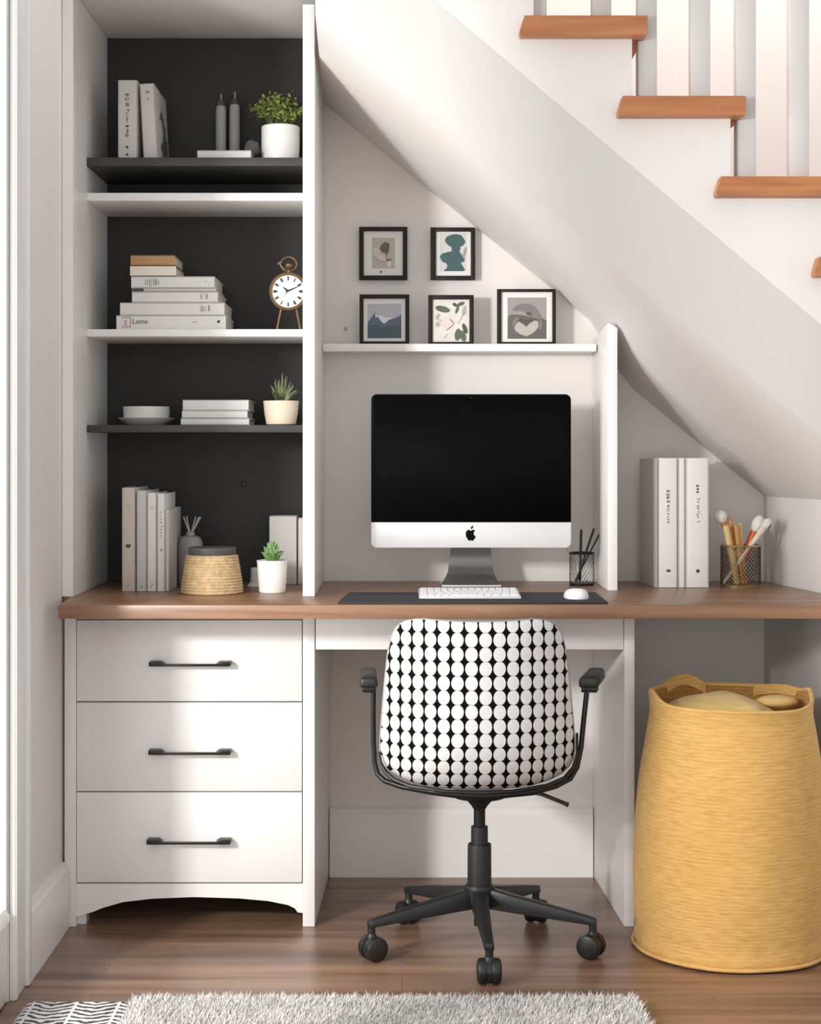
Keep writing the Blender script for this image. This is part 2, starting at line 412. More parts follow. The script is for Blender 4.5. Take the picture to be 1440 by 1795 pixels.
# glazed door
t = MB()
t.box(WL - 0.05, WL - 0.001, 3.397, 3.412, 0.004, 2.655, 0.002)
t.box(WL - 0.05, WL - 0.001, DY0, DY0 + 0.10, 0.004, 2.655, 0.003)
t.box(WL - 0.05, WL - 0.001, DY0 + 0.10, 3.3969, 0.004, 0.175, 0.003)
t.box(WL - 0.05, WL - 0.001, DY0 + 0.10, 3.3969, 2.56, 2.655, 0.003)
d1 = struct('door_1', t, WHITE)
g = link('glass', MB().box(WL - 0.009, WL - 0.006, DY0 + 0.101, 3.3968, 0.176, 2.559), GLASS, (0, 0, 0)); g.parent = d1
t = MB().prism([(WL - 0.004, 0.165), (WL + 0.008, 0.167), (WL + 0.006, 0.178), (WL - 0.004, 0.190)], DY0 + 0.10, 3.396)
g = link('bead', t, WHITE, (0, 0, 0)); g.parent = d1

# ------------------------------------------------------------------ staircase
st = thing('staircase', 'white painted staircase with oak treads rising over the desk alcove', 'staircase', (X(1000, YS), YS, 0))
def bot(px): return 25 + 0.8333 * (px - 552)
def mid(px): return 0.838 * (px - 760)
RUN, RISE = 172.6, 141.0
pts = [(553, mid(553)), (553, -420)]
k = -3
saw = []
for k in range(-3, 4):
    xr = 1108.5 + RUN * k; yt = 61 + RISE * k
    saw += [(xr - RUN, yt), (xr, yt)]
saw = [(max(x, 553), y) for x, y in saw]
poly = [(553, mid(553))] + [(553, saw[0][1])] + saw[1:] + [(saw[-1][0], mid(saw[-1][0]))]
part('stringer', MB().prism([(X(x, YS), Z(y, YS)) for x, y in poly], YS, YS + 0.025), STAIRW, st)
xe = saw[-1][0]
YT = YS + 0.03
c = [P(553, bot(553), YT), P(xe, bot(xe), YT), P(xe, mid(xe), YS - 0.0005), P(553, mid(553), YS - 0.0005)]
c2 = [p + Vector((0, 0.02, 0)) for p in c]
part('stringer_trim', MB().hexa(c + c2), STAIRSH, st, 'sloping board along the underside of the stairs, its shade put into the grey colour')
# soffit: from the trim's lower edge back to the wall
backpts = [(568, 182), (690, 282), (870, 427), (985, 520), (1035, 562), (1062, 604), (1085, 650), (1110, 682), (1220, 772), (1345, 874), (1500, 1000), (1680, 1146)]
rows = []
for bx, by in backpts:
    B = P(bx, by, YB - 0.001)
    fx = VX + B.x * F / YT
    A = P(fx, bot(fx), YT)
    if not rows: A = P(553, bot(553), YT)
    rows.append([A.lerp(B, i / 12) for i in range(13)])
vs = [p for r in rows for p in r]; fs = []
for i in range(len(rows) - 1):
    for j in range(12): fs.append((i * 13 + j, i * 13 + j + 1, (i + 1) * 13 + j + 1, (i + 1) * 13 + j))
part('soffit', MB().add(vs, fs), WALL, st, sharp=80)
YTF = 3.562
for k in range(-2, 5):
    x0 = 912 + RUN * k; y0 = 27 + RISE * k
    fr = [(x0 + 8, y0), (x0 + 223, y0), (x0 + 224, y0 + 3), (x0 + 224, y0 + 31), (x0 + 221, y0 + 34), (x0 + 2, y0 + 34), (x0, y0 + 31), (x0, y0 + 25)]
    t = MB().prism([(X(x, YTF), Z(y, YTF)) for x, y in fr], YTF, YS - 0.001)
    bx = [(x0 + 27, y0), (x0 + 223, y0), (x0 + 224, y0 + 3), (x0 + 224, y0 + 31), (x0 + 221, y0 + 34), (x0 + 27, y0 + 34)]
    t.prism([(X(x, YTF), Z(y, YTF)) for x, y in bx], YS - 0.001, YB - 0.002)
    part('tread', t, TREAD, st)
    xr = X(1108.5 + RUN * k, YS)
    part('riser', MB().box(xr - 0.02, xr - 0.0005, YS + 0.026, YB - 0.002, Z(y0 + RISE, YTF) + 0.001, Z(y0 + 34, YTF) - 0.001), STAIRW, st)
YBAL = 3.635
for k in range(-1, 4):
    for dx in (25, 121):
        if k == 0 and dx == 25: cx = 941
        else: cx = 912 + RUN * k + dx + 24 + (0 if dx == 25 else -3)
        cx0 = X(cx, YBAL); zt = Z(27 + RISE * k, YTF)
        part('baluster', MB().box(cx0 - 0.0205, cx0 + 0.0205, YBAL - 0.017, YBAL + 0.017, zt + 0.0005, zt + 0.98 - (0.1 if dx > 50 else 0), 0.003), BALU, st)
h0 = P(912 - RUN, 27 - RISE, YBAL); h1 = P(912 + 5 * RUN, 27 + 5 * RISE, YBAL)
c = [h0 + Vector((0, -.03, .93)), h1 + Vector((0, -.03, .93)), h1 + Vector((0, -.03, 1.0)), h0 + Vector((0, -.03, 1.0))]
part('handrail', MB().hexa(c + [p + Vector((0, .06, 0)) for p in c], 0.012), TREAD, st)

# ------------------------------------------------------------------ bookcase
bc = thing('built_in_bookcase', 'tall white built-in bookcase with charcoal back over the drawers', 'bookcase', (-0.5, YF, WT1))
XD0, XD1 = X(531, YF), X(552, YF)      # divider
part('side_panel', MB().box(WL + 0.001, -0.759, YF, YB - 0.002, WT1 + 0.0005, 2.159), WHITE, bc)
c = [(XD0, YF, WT1 + .0005), (XD1, YF, WT1 + .0005), (XD1, YF, 2.128), (XD0, YF, 2.128),
     (XD0, YB - .002, WT1 + .0005), (X(568.5, YB), YB - .002, WT1 + .0005), (X(568.5, YB), YB - .002, 2.128), (XD0, YB - .002, 2.128)]
part('divider_panel', MB().hexa(c, 0.0012), WHITE, bc)
part('back_board', MB().box(-0.7588, XD0 - 0.0002, YB - 0.012, YB - 0.002, WT1 + 0.0005, 2.159), CHAR, bc, 'matte charcoal back board')
YSH = 4.117
SHELF = {}
for key, yt, yb, m, lab in (('A', 276, 291, CHARS, 'charcoal shelf board, topmost'), ('B', 338, 352, WHITE, 'white shelf board'),
                            ('C', 577, 590, WHITE, 'white shelf board'), ('D', 745, 758, CHARS, 'charcoal shelf board')):
    z0, z1 = Z(yb, YSH), Z(yt, YSH); SHELF[key] = z1
    part('shelf', MB().box(-0.7588, XD0 - 0.0003, YSH, YB - 0.0122, z0, z1, 0.0012), m, bc, lab)
t = MB(); cc = P(428, 848, YB - 0.012)
t.lathe([(0.0055, 0.0002), (0.0075, 0.002), (0.0095, 0.0002)], cc, 20, 0, Matrix.Rotation(pi / 2, 4, 'X'))
t.lathe([(0.00001, 0.003), (0.003, 0.003), (0.004, 0.0002)], cc, 14, 0, Matrix.Rotation(pi / 2, 4, 'X'))
part('cable_grommet', t, CHARS, bc)

# ------------------------------------------------------------------ drawer cabinet
dc = thing('drawer_cabinet', 'white three-drawer cabinet under the bookcase with arched plinth', 'cabinet', (-0.49, YF, 0))
xl0, xl1 = X(113, YF), X(133.5, YF)
YC1 = YB - 0.004
part('side_panel', MB().box(xl0, xl1, YF, YC1, 0.0005, WT0 - 0.001, 0.001), WHITE, dc)
xr0, xr1 = X(531, YF), X(552, YF)
c = [(xr0, YF, .0005), (xr1, YF, .0005), (xr1, YF, WT0 - .001), (xr0, YF, WT0 - .001), (xr0, YC1, .0005), (X(577, YB), YC1, .0005), (X(577, YB), YC1, WT0 - .001), (xr0, YC1, WT0 - .001)]
part('side_panel', MB().hexa(c, 0.001), WHITE, dc)
part('carcass', MB().box(xl1 + .0002, xr0 - .0002, YF + 0.024, YC1, Z(1549, YF), WT0 - 0.001), GASK, dc, 'dark interior seen in the gaps')
part('top_rail', MB().box(xl1 + .0002, xr0 - .0002, YF + 0.003, YF + 0.0235, Z(1085.5, YF), WT0 - 0.001), WHITE, dc)
ap = [(133.5, 1549.5), (530.8, 1549.5), (530.8, 1601), (522, 1600), (517, 1593), (505, 1587), (470, 1580), (420, 1575.5), (340, 1573), (265, 1576), (215, 1582), (180, 1592), (160, 1600), (147, 1603), (143, 1606), (133.5, 1608)]
part('plinth', MB().prism([(X(x, YF), Z(y, YF)) for x, y in ap], YF + 0.003, YF + 0.022), WHITE, dc, 'arched plinth board')
t = MB().box(xl1 + .0002, X(148, YF), YF + 0.0225, YF + 0.06, 0.0005, Z(1549.5, YF))
part('foot', t, WHITE, dc)
for (yt, yb, hy, hx0, hx1) in ((1087, 1229.3, 1165, 258, 403), (1231.5, 1386.8, 1320, 257, 403), (1389, 1546.8, 1477, 254, 403)):
    d = part('drawer', MB().box(X(134.6, YF), X(529.6, YF), YF - 0.001, YF + 0.019, Z(yb, YF), Z(yt, YF), 0.0012), WHITE, dc)
    part('handle', MB(), BLACKM, d) if False else None
    YH = YF - 0.028
    t = MB()
    zc = Z(hy, YH); xa, xb = X(hx0 + 3, YH), X(hx1 + 1, YH)
    t.box(xa, xb, YH - 0.004, YH + 0.004, zc - 0.0042, zc + 0.0018, 0.0018)
    for e, sg in ((xa, 1), (xb, -1)):
        # flared mounting end: sweeps from the bar back to the drawer face
        pts = [(0.0, -0.004, YH + 0.000), (0.0, 0.0062, YH + 0.004), (0.026, 0.0062, YH + 0.004), (0.034, 0.001, YH), (0.034, -0.004, YH)]
        poly = [(e + sg * a, zc + b) for a, b, _ in pts]
        t.prism(poly if sg > 0 else poly[::-1], YH - 0.002, YF - 0.0012, 0.0014)
    part('handle', t, BLACKM, d, 'black bar handle')

# ------------------------------------------------------------------ desk
dk = thing('desk', 'white desk apron and side panel under the worktop', 'desk', (0.15, YF, 0))
lx0, lx1 = X(1095, YF), X(1113, YF)
c = [(lx0, YF, .0005), (lx1, YF, .0005), (lx1, YF, WT0 - .001), (lx0, YF, WT0 - .001), (X(1040.5, YB), YC1, .0005), (lx1, YC1, .0005), (lx1, YC1, WT0 - .001), (X(1040.5, YB), YC1, WT0 - .001)]
part('leg_panel', MB().hexa(c, 0.001), WHITE, dk)
part('apron', MB().box(xr1 + .0016, lx0 - .0014, YF + 0.004, YF + 0.024, Z(1139, YF), WT0 - 0.001, 0.001), WHITE, dk)
pl = [(-0.752, 3.742), (1.044, 3.742), (WRX(YC1) - 0.002, YC1), (WL + 0.002, YC1), (WL + 0.004, YF - 0.01), (-0.768, YF - 0.012)]
pl = [(-0.752, 3.742), (WRX(3.742) - 0.003, 3.742), (WRX(YC1) - 0.003, YC1), (WL + 0.002, YC1), (WL + 0.002, YF + 0.002), (-0.764, YF - 0.004)]
single('worktop', MB().prismz(pl, WT0, WT1, 0.0022), WTOP, (0.1, 3.742, WT0), 'long brown wooden worktop spanning drawers and desk', 'worktop')
def soff(px): return None
dp0, dp1 = X(1066, 4.108), X(1083, 4.108)
tz = Z(566, 4.108); tb = Z(596, YB)
c = [(dp0, 4.108, WT1 + .0005), (dp1, 4.108, WT1 + .0005), (dp1, 4.108, tz - .012), (dp0, 4.108, tz), (dp0, YC1, WT1 + .0005), (dp1, YC1, WT1 + .0005), (dp1, YC1, tb - .03), (dp0, YC1, tb)]
single('partition_panel', MB().hexa(c, 0.001), WHITE, ((dp0 + dp1) / 2, 4.108, WT1), 'white upright partition panel on the worktop beside the pen cup', 'panel')
pz0, pz1 = Z(616, 4.31), Z(602.5, 4.31)
single('picture_ledge', MB().box(X(568, YB) + 0.002, X(1046, 4.31), 4.31, YB - 0.001, pz0, pz1, 0.0015), WHITE, (0.15, 4.31, pz0), 'slim white wall ledge carrying three framed prints', 'shelf')
t = MB().lathe([(0.00001, 0.006), (0.003, 0.006), (0.0045, 0.003), (0.0025, 0.0)], P(606, 576, YB), 12, 0, Matrix.Rotation(pi / 2, 4, 'X'))
single('wall_pin', t, PIN, P(606, 576, YB), 'tiny pale pin in the wall beside the mountain print', 'pin')

# ------------------------------------------------------------------ framed prints
def cm(name, c): return mat('print_' + name, c, 0.7, var=0.05, scale=60)
MATB = mat('white_mount', (226, 224, 222), 0.7, var=0.01)
def framed(label, rect, Y, win, prt, base, shapes, org, sc, group, fw=None):
    """rect: outer px rect; win: mount opening; prt: print rect; shapes in crop pixels (org + sc*u)"""
    cx = (rect[0] + rect[2]) / 2
    fr = thing('framed_print', label, 'picture', (X(cx, Y), Y, Z(rect[3], Y)), group)
    q = lambda u, v: (org[0] + sc * u, org[1] + sc * v)
    Yb = Y + 0.014
    o = [(X(rect[0], Y), Z(rect[3], Y)), (X(rect[2], Y), Z(rect[1], Y))]
    w0, w1 = q(win[0], win[1]), q(win[2], win[3])
    i = [(X(w0[0], Y), Z(w1[1], Y)), (X(w1[0], Y), Z(w0[1], Y))]
    t = MB()
    t.box(o[0][0], i[0][0], Y, Yb, o[0][1], o[1][1], 0.001)
    t.box(i[1][0], o[1][0], Y, Yb, o[0][1], o[1][1], 0.001)
    t.box(i[0][0] - .001, i[1][0] + .001, Y, Yb, o[0][1], max(i[0][1], o[0][1] + .004), 0.001)
    t.box(i[0][0] - .001, i[1][0] + .001, Y, Yb, i[1][1], o[1][1], 0.001)
    part('frame', t, DARKFR, fr)
    part('mount', MB().box(i[0][0] - .001, i[1][0] + .001, Y + 0.006, Y + 0.009, i[0][1] - .001, i[1][1] + .001), MATB, fr)
    t = MB(); mats = [base]; Yp = Y + 0.0055
    a, b = q(prt[0], prt[1]), q(prt[2], prt[3])
    t.poly([P(a[0], b[1], Yp), P(b[0], b[1], Yp), P(b[0], a[1], Yp), P(a[0], a[1], Yp)])
    for n_, (m, pts) in enumerate(shapes):
        if m not in mats: mats.append(m)
        pp = [P(*q(u, v), Yp - 0.0002 * (n_ + 1)) for u, v in pts]
        ar = sum(pp[j].x * pp[(j + 1) % len(pp)].z - pp[(j + 1) % len(pp)].x * pp[j].z for j in range(len(pp)))
        t.poly(pp if ar > 0 else pp[::-1], mats.index(m))
    part('print', t, mats, fr)
    return fr
def stroke(a, b, w):
    (x0, y0), (x1, y1) = a, b; l = sqrt((x1 - x0) ** 2 + (y1 - y0) ** 2); nx, ny = -(y1 - y0) / l * w, (x1 - x0) / l * w
    return [(x0 - nx, y0 - ny), (x1 - nx, y1 - ny), (x1 + nx, y1 + ny), (x0 + nx, y0 + ny)]
O1, S1 = (620, 385), 230 / 1440
sand, dkb, pnk, lgt = cm('sand', (188, 180, 168)), cm('taupe', (108, 96, 92)), cm('rose', (206, 196, 190)), cm('pale', (216, 212, 200))
framed('black framed print of a brown flower sketch, upper row', (630, 397.5, 714.5, 490.5), 4.40, (112, 125, 542, 612), (205, 200, 455, 535), sand,
       [(pnk, [(215, 300), (285, 325), (300, 385), (355, 420), (362, 462), (290, 458), (230, 400)]), (dkb, [(288, 320), (305, 275), (345, 243), (380, 255), (395, 268), (392, 335), (378, 372), (362, 398), (352, 368), (312, 358)]),
        (dkb, stroke((368, 385), (362, 450), 3)), (dkb, stroke((365, 445), (415, 440), 9)), (lgt, ell(392, 490, 24, 36)), (dkb, ell(302, 572, 12, 12)), (dkb, stroke((235, 400), (280, 452), 2)), (dkb, stroke((280, 452), (350, 462), 2))], O1, S1, 'framed prints on the alcove wall')
teal, tealg, dry = cm('teal', (66, 94, 94)), cm('mist', (204, 204, 200)), cm('dry_leaf', (164, 158, 146))
framed('black framed print of two stacked dark teal rounded shapes', (755, 398.5, 833.5, 490.5), 4.39, (905, 130, 1288, 615), (945, 150, 1240, 565), tealg,
       [(teal, [(1002, 230), (1020, 190), (1075, 165), (1130, 158), (1185, 172), (1215, 215), (1230, 245), (1205, 285), (1160, 300), (1100, 305), (1050, 290), (1015, 255)]), (teal, [(1075, 290), (1180, 285), (1165, 350), (1080, 350)]),
        (teal, [(945, 410), (975, 370), (1080, 345), (1165, 352), (1190, 390), (1222, 430), (1215, 460), (1165, 480), (1060, 490), (980, 465)]),
        (teal, [(1010, 465), (1170, 460), (1225, 555), (1205, 565), (985, 565), (1025, 530), (1030, 500)]), (dry, ell(1225, 350, 16, 55, 10)), (dry, ell(1205, 400, 10, 30, -20))], O1, S1, 'framed prints on the alcove wall')
sky, mtn, mtd, snw = cm('sky', (180, 180, 190)), cm('blue_ridge', (92, 104, 124)), cm('slate_slope', (76, 92, 100)), cm('snow', (212, 214, 220))
framed('black framed print of blue mountains under grey sky', (630.5, 516, 718, 602), 4.345, (110, 865, 570, 1335), (155, 925, 525, 1300), sky,
       [(snw, [(240, 1060), (300, 1050), (350, 1075), (410, 1070), (420, 1100), (340, 1150), (280, 1110)]), (mtn, [(155, 1130), (205, 1060), (240, 1018), (265, 1065), (310, 1125), (342, 1142), (395, 1095), (455, 1085), (525, 1045), (525, 1300), (155, 1300)]),
        (snw, [(240, 1022), (262, 1062), (250, 1080), (238, 1060)]), (mtd, [(155, 1170), (240, 1150), (330, 1180), (420, 1160), (525, 1150), (525, 1300), (155, 1300)])], O1, S1, 'framed prints on the alcove wall')
ivo, grn, grn2, sag, blush = cm('ivory', (220, 216, 208)), cm('leaf_green', (92, 102, 80)), cm('deep_leaf', (72, 84, 68)), cm('sage', (170, 172, 156)), cm('blush', (222, 210, 206))
framed('black framed print of scattered green leaves', (751, 517, 831, 602), 4.345, (868, 875, 1274, 1342), (870, 877, 1272, 1340), ivo,
       [(blush, ell(1040, 1130, 90, 70, 10, jig=.2)), (grn, ell(980, 982, 82, 34, 14)), (grn2, ell(1115, 935, 30, 18, 30)), (grn, ell(1180, 925, 42, 20, -18)), (grn, ell(1140, 985, 16, 50, 20)), (sag, ell(1215, 1000, 22, 55, 10)),
        (sag, ell(925, 1060, 16, 30, 30)), (sag, ell(925, 1150, 22, 26, 0)), (grn, ell(1145, 1262, 33, 66, 8)), (grn, ell(1203, 1278, 30, 62, -14)), (grn2, ell(1222, 1195, 22, 58, -20)), (dkb, stroke((1100, 1150), (1020, 1215), 3)),
        (sag, stroke((1150, 1140), (1210, 1020), 3)), (dkb, stroke((1060, 1090), (1105, 1145), 3)), (sag, stroke((960, 1110), (900, 1080), 4)), (sag, stroke((1000, 1300), (1030, 1250), 3))], O1, S1, 'framed prints on the alcove wall')
g1, g2, g3, g4, g5 = cm('grey', (152, 149, 146)), cm('dark_grey', (98, 96, 94)), cm('mid_grey', (122, 118, 118)), cm('stone_white', (178, 173, 166)), cm('shade', (84, 80, 78))
framed('larger black framed print of a grey abstract swirl on the ledge', (872, 506.5, 975, 602), 4.345, (215, 240, 1205, 1222), (335, 350, 1090, 1150), g1,
       [(g2, [(340, 720), (400, 680), (560, 680), (760, 720), (960, 700), (1090, 800), (1090, 1150), (335, 1150)]), (g3, [(420, 600), (500, 505), (640, 465), (760, 470), (880, 530), (950, 640), (1020, 760), (900, 770), (760, 700), (640, 615)]),
        (g1, [(420, 620), (620, 618), (700, 650), (700, 695), (600, 690), (430, 660)]), (g5, [(690, 640), (800, 640), (790, 700), (710, 690)]), (g3, [(430, 930), (440, 800), (500, 740), (580, 735), (520, 800), (470, 900)]),
        (g5, [(560, 760), (700, 780), (880, 760), (910, 790), (760, 850), (700, 930), (640, 860), (560, 815)]), (g4, [(465, 950), (495, 865), (545, 818), (620, 850), (700, 918), (750, 860), (850, 800), (900, 795), (938, 830), (935, 920), (870, 1010), (780, 1070), (705, 1105), (570, 1055), (500, 1005)]),
        (g3, [(950, 780), (1020, 800), (1010, 950), (930, 990), (955, 900)])], O1 if False else (860, 490), 130 / 1440, 'framed prints on the alcove wall')

# ------------------------------------------------------------------ books
def book_upright(label, px0, px1, pyt, Y, z0, depth, cov, group, lean=0.0, marks=None, shrink=0.0):
    """spine faces the room; px range at depth Y"""
    x0, x1 = X(px0, Y), X(px1, Y); z1 = Z(pyt, Y); b = 0.0022
    o = thing('book', label, 'book', ((x0 + x1) / 2, Y, z0), group)
    M = Matrix.Translation(((x0 if lean < 0 else x1), 0, z0)) @ Matrix.Rotation(lean, 4, 'Y') @ Matrix.Translation((-(x0 if lean < 0 else x1), 0, -z0))
    t = MB().box(x0, x0 + b, Y, Y + depth, z0, z1, 0.0006)
    t.box(x1 - b, x1, Y, Y + depth, z0, z1, 0.0006)
    t.box(x0, x1, Y, Y + b, z0, z1, 0.0009)
    part('cover', t.xf(M), cov, o)
    part('pages', MB().box(x0 + b, x1 - b, Y + b, Y + depth - 0.004, z0 + 0.003, z1 - 0.003).xf(M), PAGEU, o)
    for mk in marks or []:
        part('lettering', mk[0].xf(M), mk[1], o)
    return o
def book_flat(label, px0, px1, pyt, pyb, Y, depth, cov, group, z0=None, marks=None, rot=0.0, cov2=None, name='book'):
    x0, x1 = X(px0, Y), X(px1, Y); z1 = Z(pyt, Y); z0 = Z(pyb, Y) if z0 is None else z0; b = 0.0022
    o = thing(name, label, 'book', ((x0 + x1) / 2, Y, z0), group)
    cx = (x0 + x1) / 2
    M = Matrix.Translation((cx, Y, 0)) @ Matrix.Rotation(rot, 4, 'Z') @ Matrix.Translation((-cx, -Y, 0))
    t = MB().box(x0, x1, Y, Y + depth, z0, z0 + b, 0.0006)
    t.box(x0, x1, Y, Y + depth, z1 - b, z1, 0.0006)
    t.box(x0, x1, Y, Y + b, z0, z1, 0.0009, 1 if cov2 else 0)
    part('cover', t.xf(M), [cov, cov2] if cov2 else cov, o)
    part('pages', MB().box(x0 + 0.003, x1 - 0.003, Y + b, Y + depth - 0.004, z0 + b, z1 - b).xf(M), PAGES, o)
    for mk in marks or []:
        part('lettering', mk[0].xf(M), mk[1], o)
    return o
zA, zB, zC, zD = SHELF['A'] + 0.0004, SHELF['B'] + 0.0004, SHELF['C'] + 0.0004, SHELF['D'] + 0.0004
E = 0.0007
Y1 = 4.15
GA = 'white books standing on the top shelf'
def join(*ms):
    o = MB()
    for m in ms: o.add(m.v, m.f)
    return o
def dot(px, py, r, Y): return MB().poly([P(u, v, Y) for u, v in ell(px, py, r, r, n=12)][::-1])
m1 = join(glyphs(219.5, 226.5, 163, 178, Y1 - E, 2, 3, dens=5), glyphs(220, 227, 180, 190, Y1 - E, 1, 4, dens=6), glyphs(221, 226, 191, 215, Y1 - E, 4, 5, dens=3), glyphs(219.5, 226.5, 217, 243, Y1 - E, 3, 6, dens=5))
m1b = dot(223, 258, 2.4, Y1 - E); m1c = dot(223, 271, 2.4, Y1 - E)
book_upright('white book with a column of dark characters, tallest and first on the top shelf', 207, 241, 140.5, Y1, zA, 0.10, PAPERG, GA, marks=[(m1, INK), (m1b, INK), (m1c, INK)])
m2 = join(glyphs(262, 269, 159, 167, Y1 - E, 1, 13, dens=6), glyphs(262, 268, 171, 178, Y1 - E, 1, 14, dens=3))
bb = book_upright('white book leaning on the top shelf with a grey patterned cover side', 252, 277, 147, Y1, zA, 0.215, PAPERG, GA, lean=-0.055, marks=[(m2, INKL)])
# printed picture on its cover board
t = MB(); xx = X(277, Y1) + 0.0006
for n_, (a, b2, r1_, r2_) in enumerate(((0.12, 0.05, .045, .022), (0.15, 0.07, .030, .03), (0.13, 0.10, .04, .012), (0.165, 0.045, .02, .018), (0.10, 0.12, .03, .008), (0.14, 0.03, .03, .01))):
    t.poly([(xx + .0002 * n_, Y1 + u, zA + v) for u, v in ell(a, b2, r1_, r2_, 30 + 40 * n_, jig=.5)])
Ml = Matrix.Translation((X(252, Y1), 0, zA)) @ Matrix.Rotation(-0.055, 4, 'Y') @ Matrix.Translation((-X(252, Y1), 0, -zA))
part('cover_print', t.xf(Ml), g2, bb, 'grey printed picture')
book_flat('thin white book lying flat on the top shelf under the candles', 346, 440, 263.5, 276, 4.155, 0.17, PAPER, 'single flat book', z0=zA)
# grey candles
for lab, px, pyt, wick in (('shorter grey pillar candle standing behind the flat book', 387.5, 182, 165), ('taller grey pillar candle nearest the bushy plant', 411.5, 180, 161)):
    Yc = 4.36; c0 = Vector((X(px, Yc), Yc, zA)); zt = Z(pyt, Yc) - zA
    o = thing('candle', lab, 'candle', c0, 'grey candles on the top shelf')
    r = 9.3 * Yc / F
    part('body', MB().lathe([(0, 0), (r * .97, 0), (r, .004), (r, zt * .80), (r * .96, zt - 0.010), (r * .75, zt - .003), (0, zt)], c0, 24), CANDLE, o)
    part('collar', MB().lathe([(r * .95, zt - .016), (r * .80, zt - .002), (r * .55, zt + .006), (r * .45, zt + .010), (0, zt + .010)], c0, 24), LID, o)
    part('wick', MB().tube([c0 + Vector((0, 0, zt)), c0 + Vector((.001, 0, zt + .012)), c0 + Vector((.0005, 0, Z(wick, Yc) - zA))], 0.0018, 6), WICKM, o)
single('stone', MB().ball(P(445, 261, 4.28) + Vector((0, 0, 0)), 0.021, 0.018, 0.0205, 16, jig=0.35), STONE, (X(445, 4.28), 4.28, zA), 'rough grey stone beside the white pot on the top shelf', 'stone')
# bushy plant
def pot(name, mb_prof, c0, m, o): return part('pot', MB().lathe(mb_prof, c0, 36), m, o)
Yp = 4.235
c0 = Vector((X(492, Yp), Yp, zA)); rp = 33.5 * Yp / F; hp = Z(222, Yp) - zA
o = thing('potted_bush', 'bushy green plant in a round white pot on the top shelf', 'plant', c0)
pot('pot', [(0, 0), (rp * .93, 0), (rp * .96, .004), (rp, hp * .5), (rp, hp - .006), (rp * .98, hp - .001), (rp * .93, hp), (rp * .9, hp - .004), (rp * .9, hp - .015), (0, hp - .014)], c0, CERAM, o)
def leaf(mb, p, d, L, W, up):
    d = d.normalized(); s = d.cross(up)
    if s.length < 1e-3: s = Vector((1, 0, 0))
    s.normalize(); n = s.cross(d)
    mb.add([p, p + d * L * .45 + s * W + n * W * .3, p + d * L - n * L * .15, p + d * L * .45 - s * W + n * W * .3], [(0, 1, 2), (0, 2, 3)])
t = MB(); s_ = MB(); rnd = random.Random(3)
ctr = c0 + Vector((0.0, 0, hp + .032)); 
for k in range(70):
    a = rnd.random() * 2 * pi; el = rnd.uniform(-0.25, 1.35); R = rnd.uniform(.6, 1.0)
    tip = ctr + Vector((cos(a) * cos(el) * .068 * R - .004, sin(a) * cos(el) * .06 * R, sin(el) * .047 * R + .002))
    tip.x = min(tip.x, XD0 - 0.006)
    root = c0 + Vector((cos(a) * .015, sin(a) * .015, hp - .014))
    mid_ = root.lerp(tip, .5) + Vector((0, 0, .012))
    s_.tube([root, mid_, tip], 0.0006, 4)
    for j in range(17):
        f = rnd.uniform(.45, 1.05); q = root.lerp(tip, f) + Vector((0, 0, .010 * 4 * f * (1 - f)))
        q += Vector((rnd.gauss(0, .006), rnd.gauss(0, .006), rnd.gauss(0, .005)))
        q.x = min(q.x, XD0 - 0.008)
        if q.z < c0.z + hp + .002 and (q - c0).xy.length < rp + .004: q.z = c0.z + hp + .004 + rnd.random() * .008
        leaf(t, q, Vector((rnd.gauss(0, 1), rnd.gauss(0, 1) - .3, rnd.gauss(.3, .8))), rnd.uniform(.009, .016), rnd.uniform(.0028, .0046), Vector((rnd.gauss(0, .5), rnd.gauss(0, .5), 1)))
for p_ in range(len(t.v)):
    if t.v[p_][0] > XD0 - .001: t.v[p_] = (XD0 - .001, t.v[p_][1], t.v[p_][2])
part('foliage', t, LEAF, o); part('stems', s_, LEAFS, o)
part('soil', MB().lathe([(0, hp - .010), (rp * .89, hp - .010)], c0, 24), SOIL, o)

# stack of books on the white shelf
GC = 'stacked books beside the alarm clock'
Y2 = 4.15
mk = [(join(MB().add([P(x, y, Y2 - E) for x, y in ((214, 556), (229, 556), (229, 557.2), (214, 557.2))], [(3, 2, 1, 0)]), MB().add([P(x, y, Y2 - E) for x, y in ((214, 572), (229, 572), (229, 573.2), (214, 573.2))], [(3, 2, 1, 0)]),
            MB().add([P(x, y, Y2 - E) for x, y in ((228, 556), (229.2, 556), (229.2, 573), (228, 573))], [(3, 2, 1, 0)]), front_text('E', .017, 217.5, 570, Y2 - E)), INKR),
      (front_text('Loms', .0175, 231.5, 567.5, Y2 - E), BLACK), (glyphs(336, 346, 563, 565.5, Y2 - E, 4, 35, False, 2), INKL), (glyphs(380, 386, 560, 567, Y2 - E, 1, 36, dens=9), INKB)]
zz = zC
def nz(): return zz + 0.0004
book_flat('white book with red and black lettering, lowest of the alarm-clock shelf stack', 204, 396, 553, 577, Y2, 0.21, PAPER, GC, z0=zz, marks=mk); zz = Z(553, Y2) + .0004
book_flat('wide white book second from the bottom of the alarm-clock shelf stack', 210.5, 393.5, 530.5, 552, Y2, 0.21, PAPER, GC, z0=zz, marks=[(glyphs(350, 374, 534, 548, Y2 - E, 7, 41, False, 2), INKL)]); zz = Z(530.5, Y2) + .0004
book_flat('white book under the thin dark-tipped one, third from the bottom', 231.5, 382, 511.5, 528, Y2, 0.215, PAPER, GC, z0=zz, marks=[(glyphs(352, 366, 514, 525, Y2 - E, 4, 42, False, 2), INKL)]); zz = Z(511.5, Y2) + .0004
bt = book_flat('very thin white booklet with a dark end in the middle of the stack', 231, 379, 505, 511, Y2, 0.205, PAPERG, GC, z0=zz)
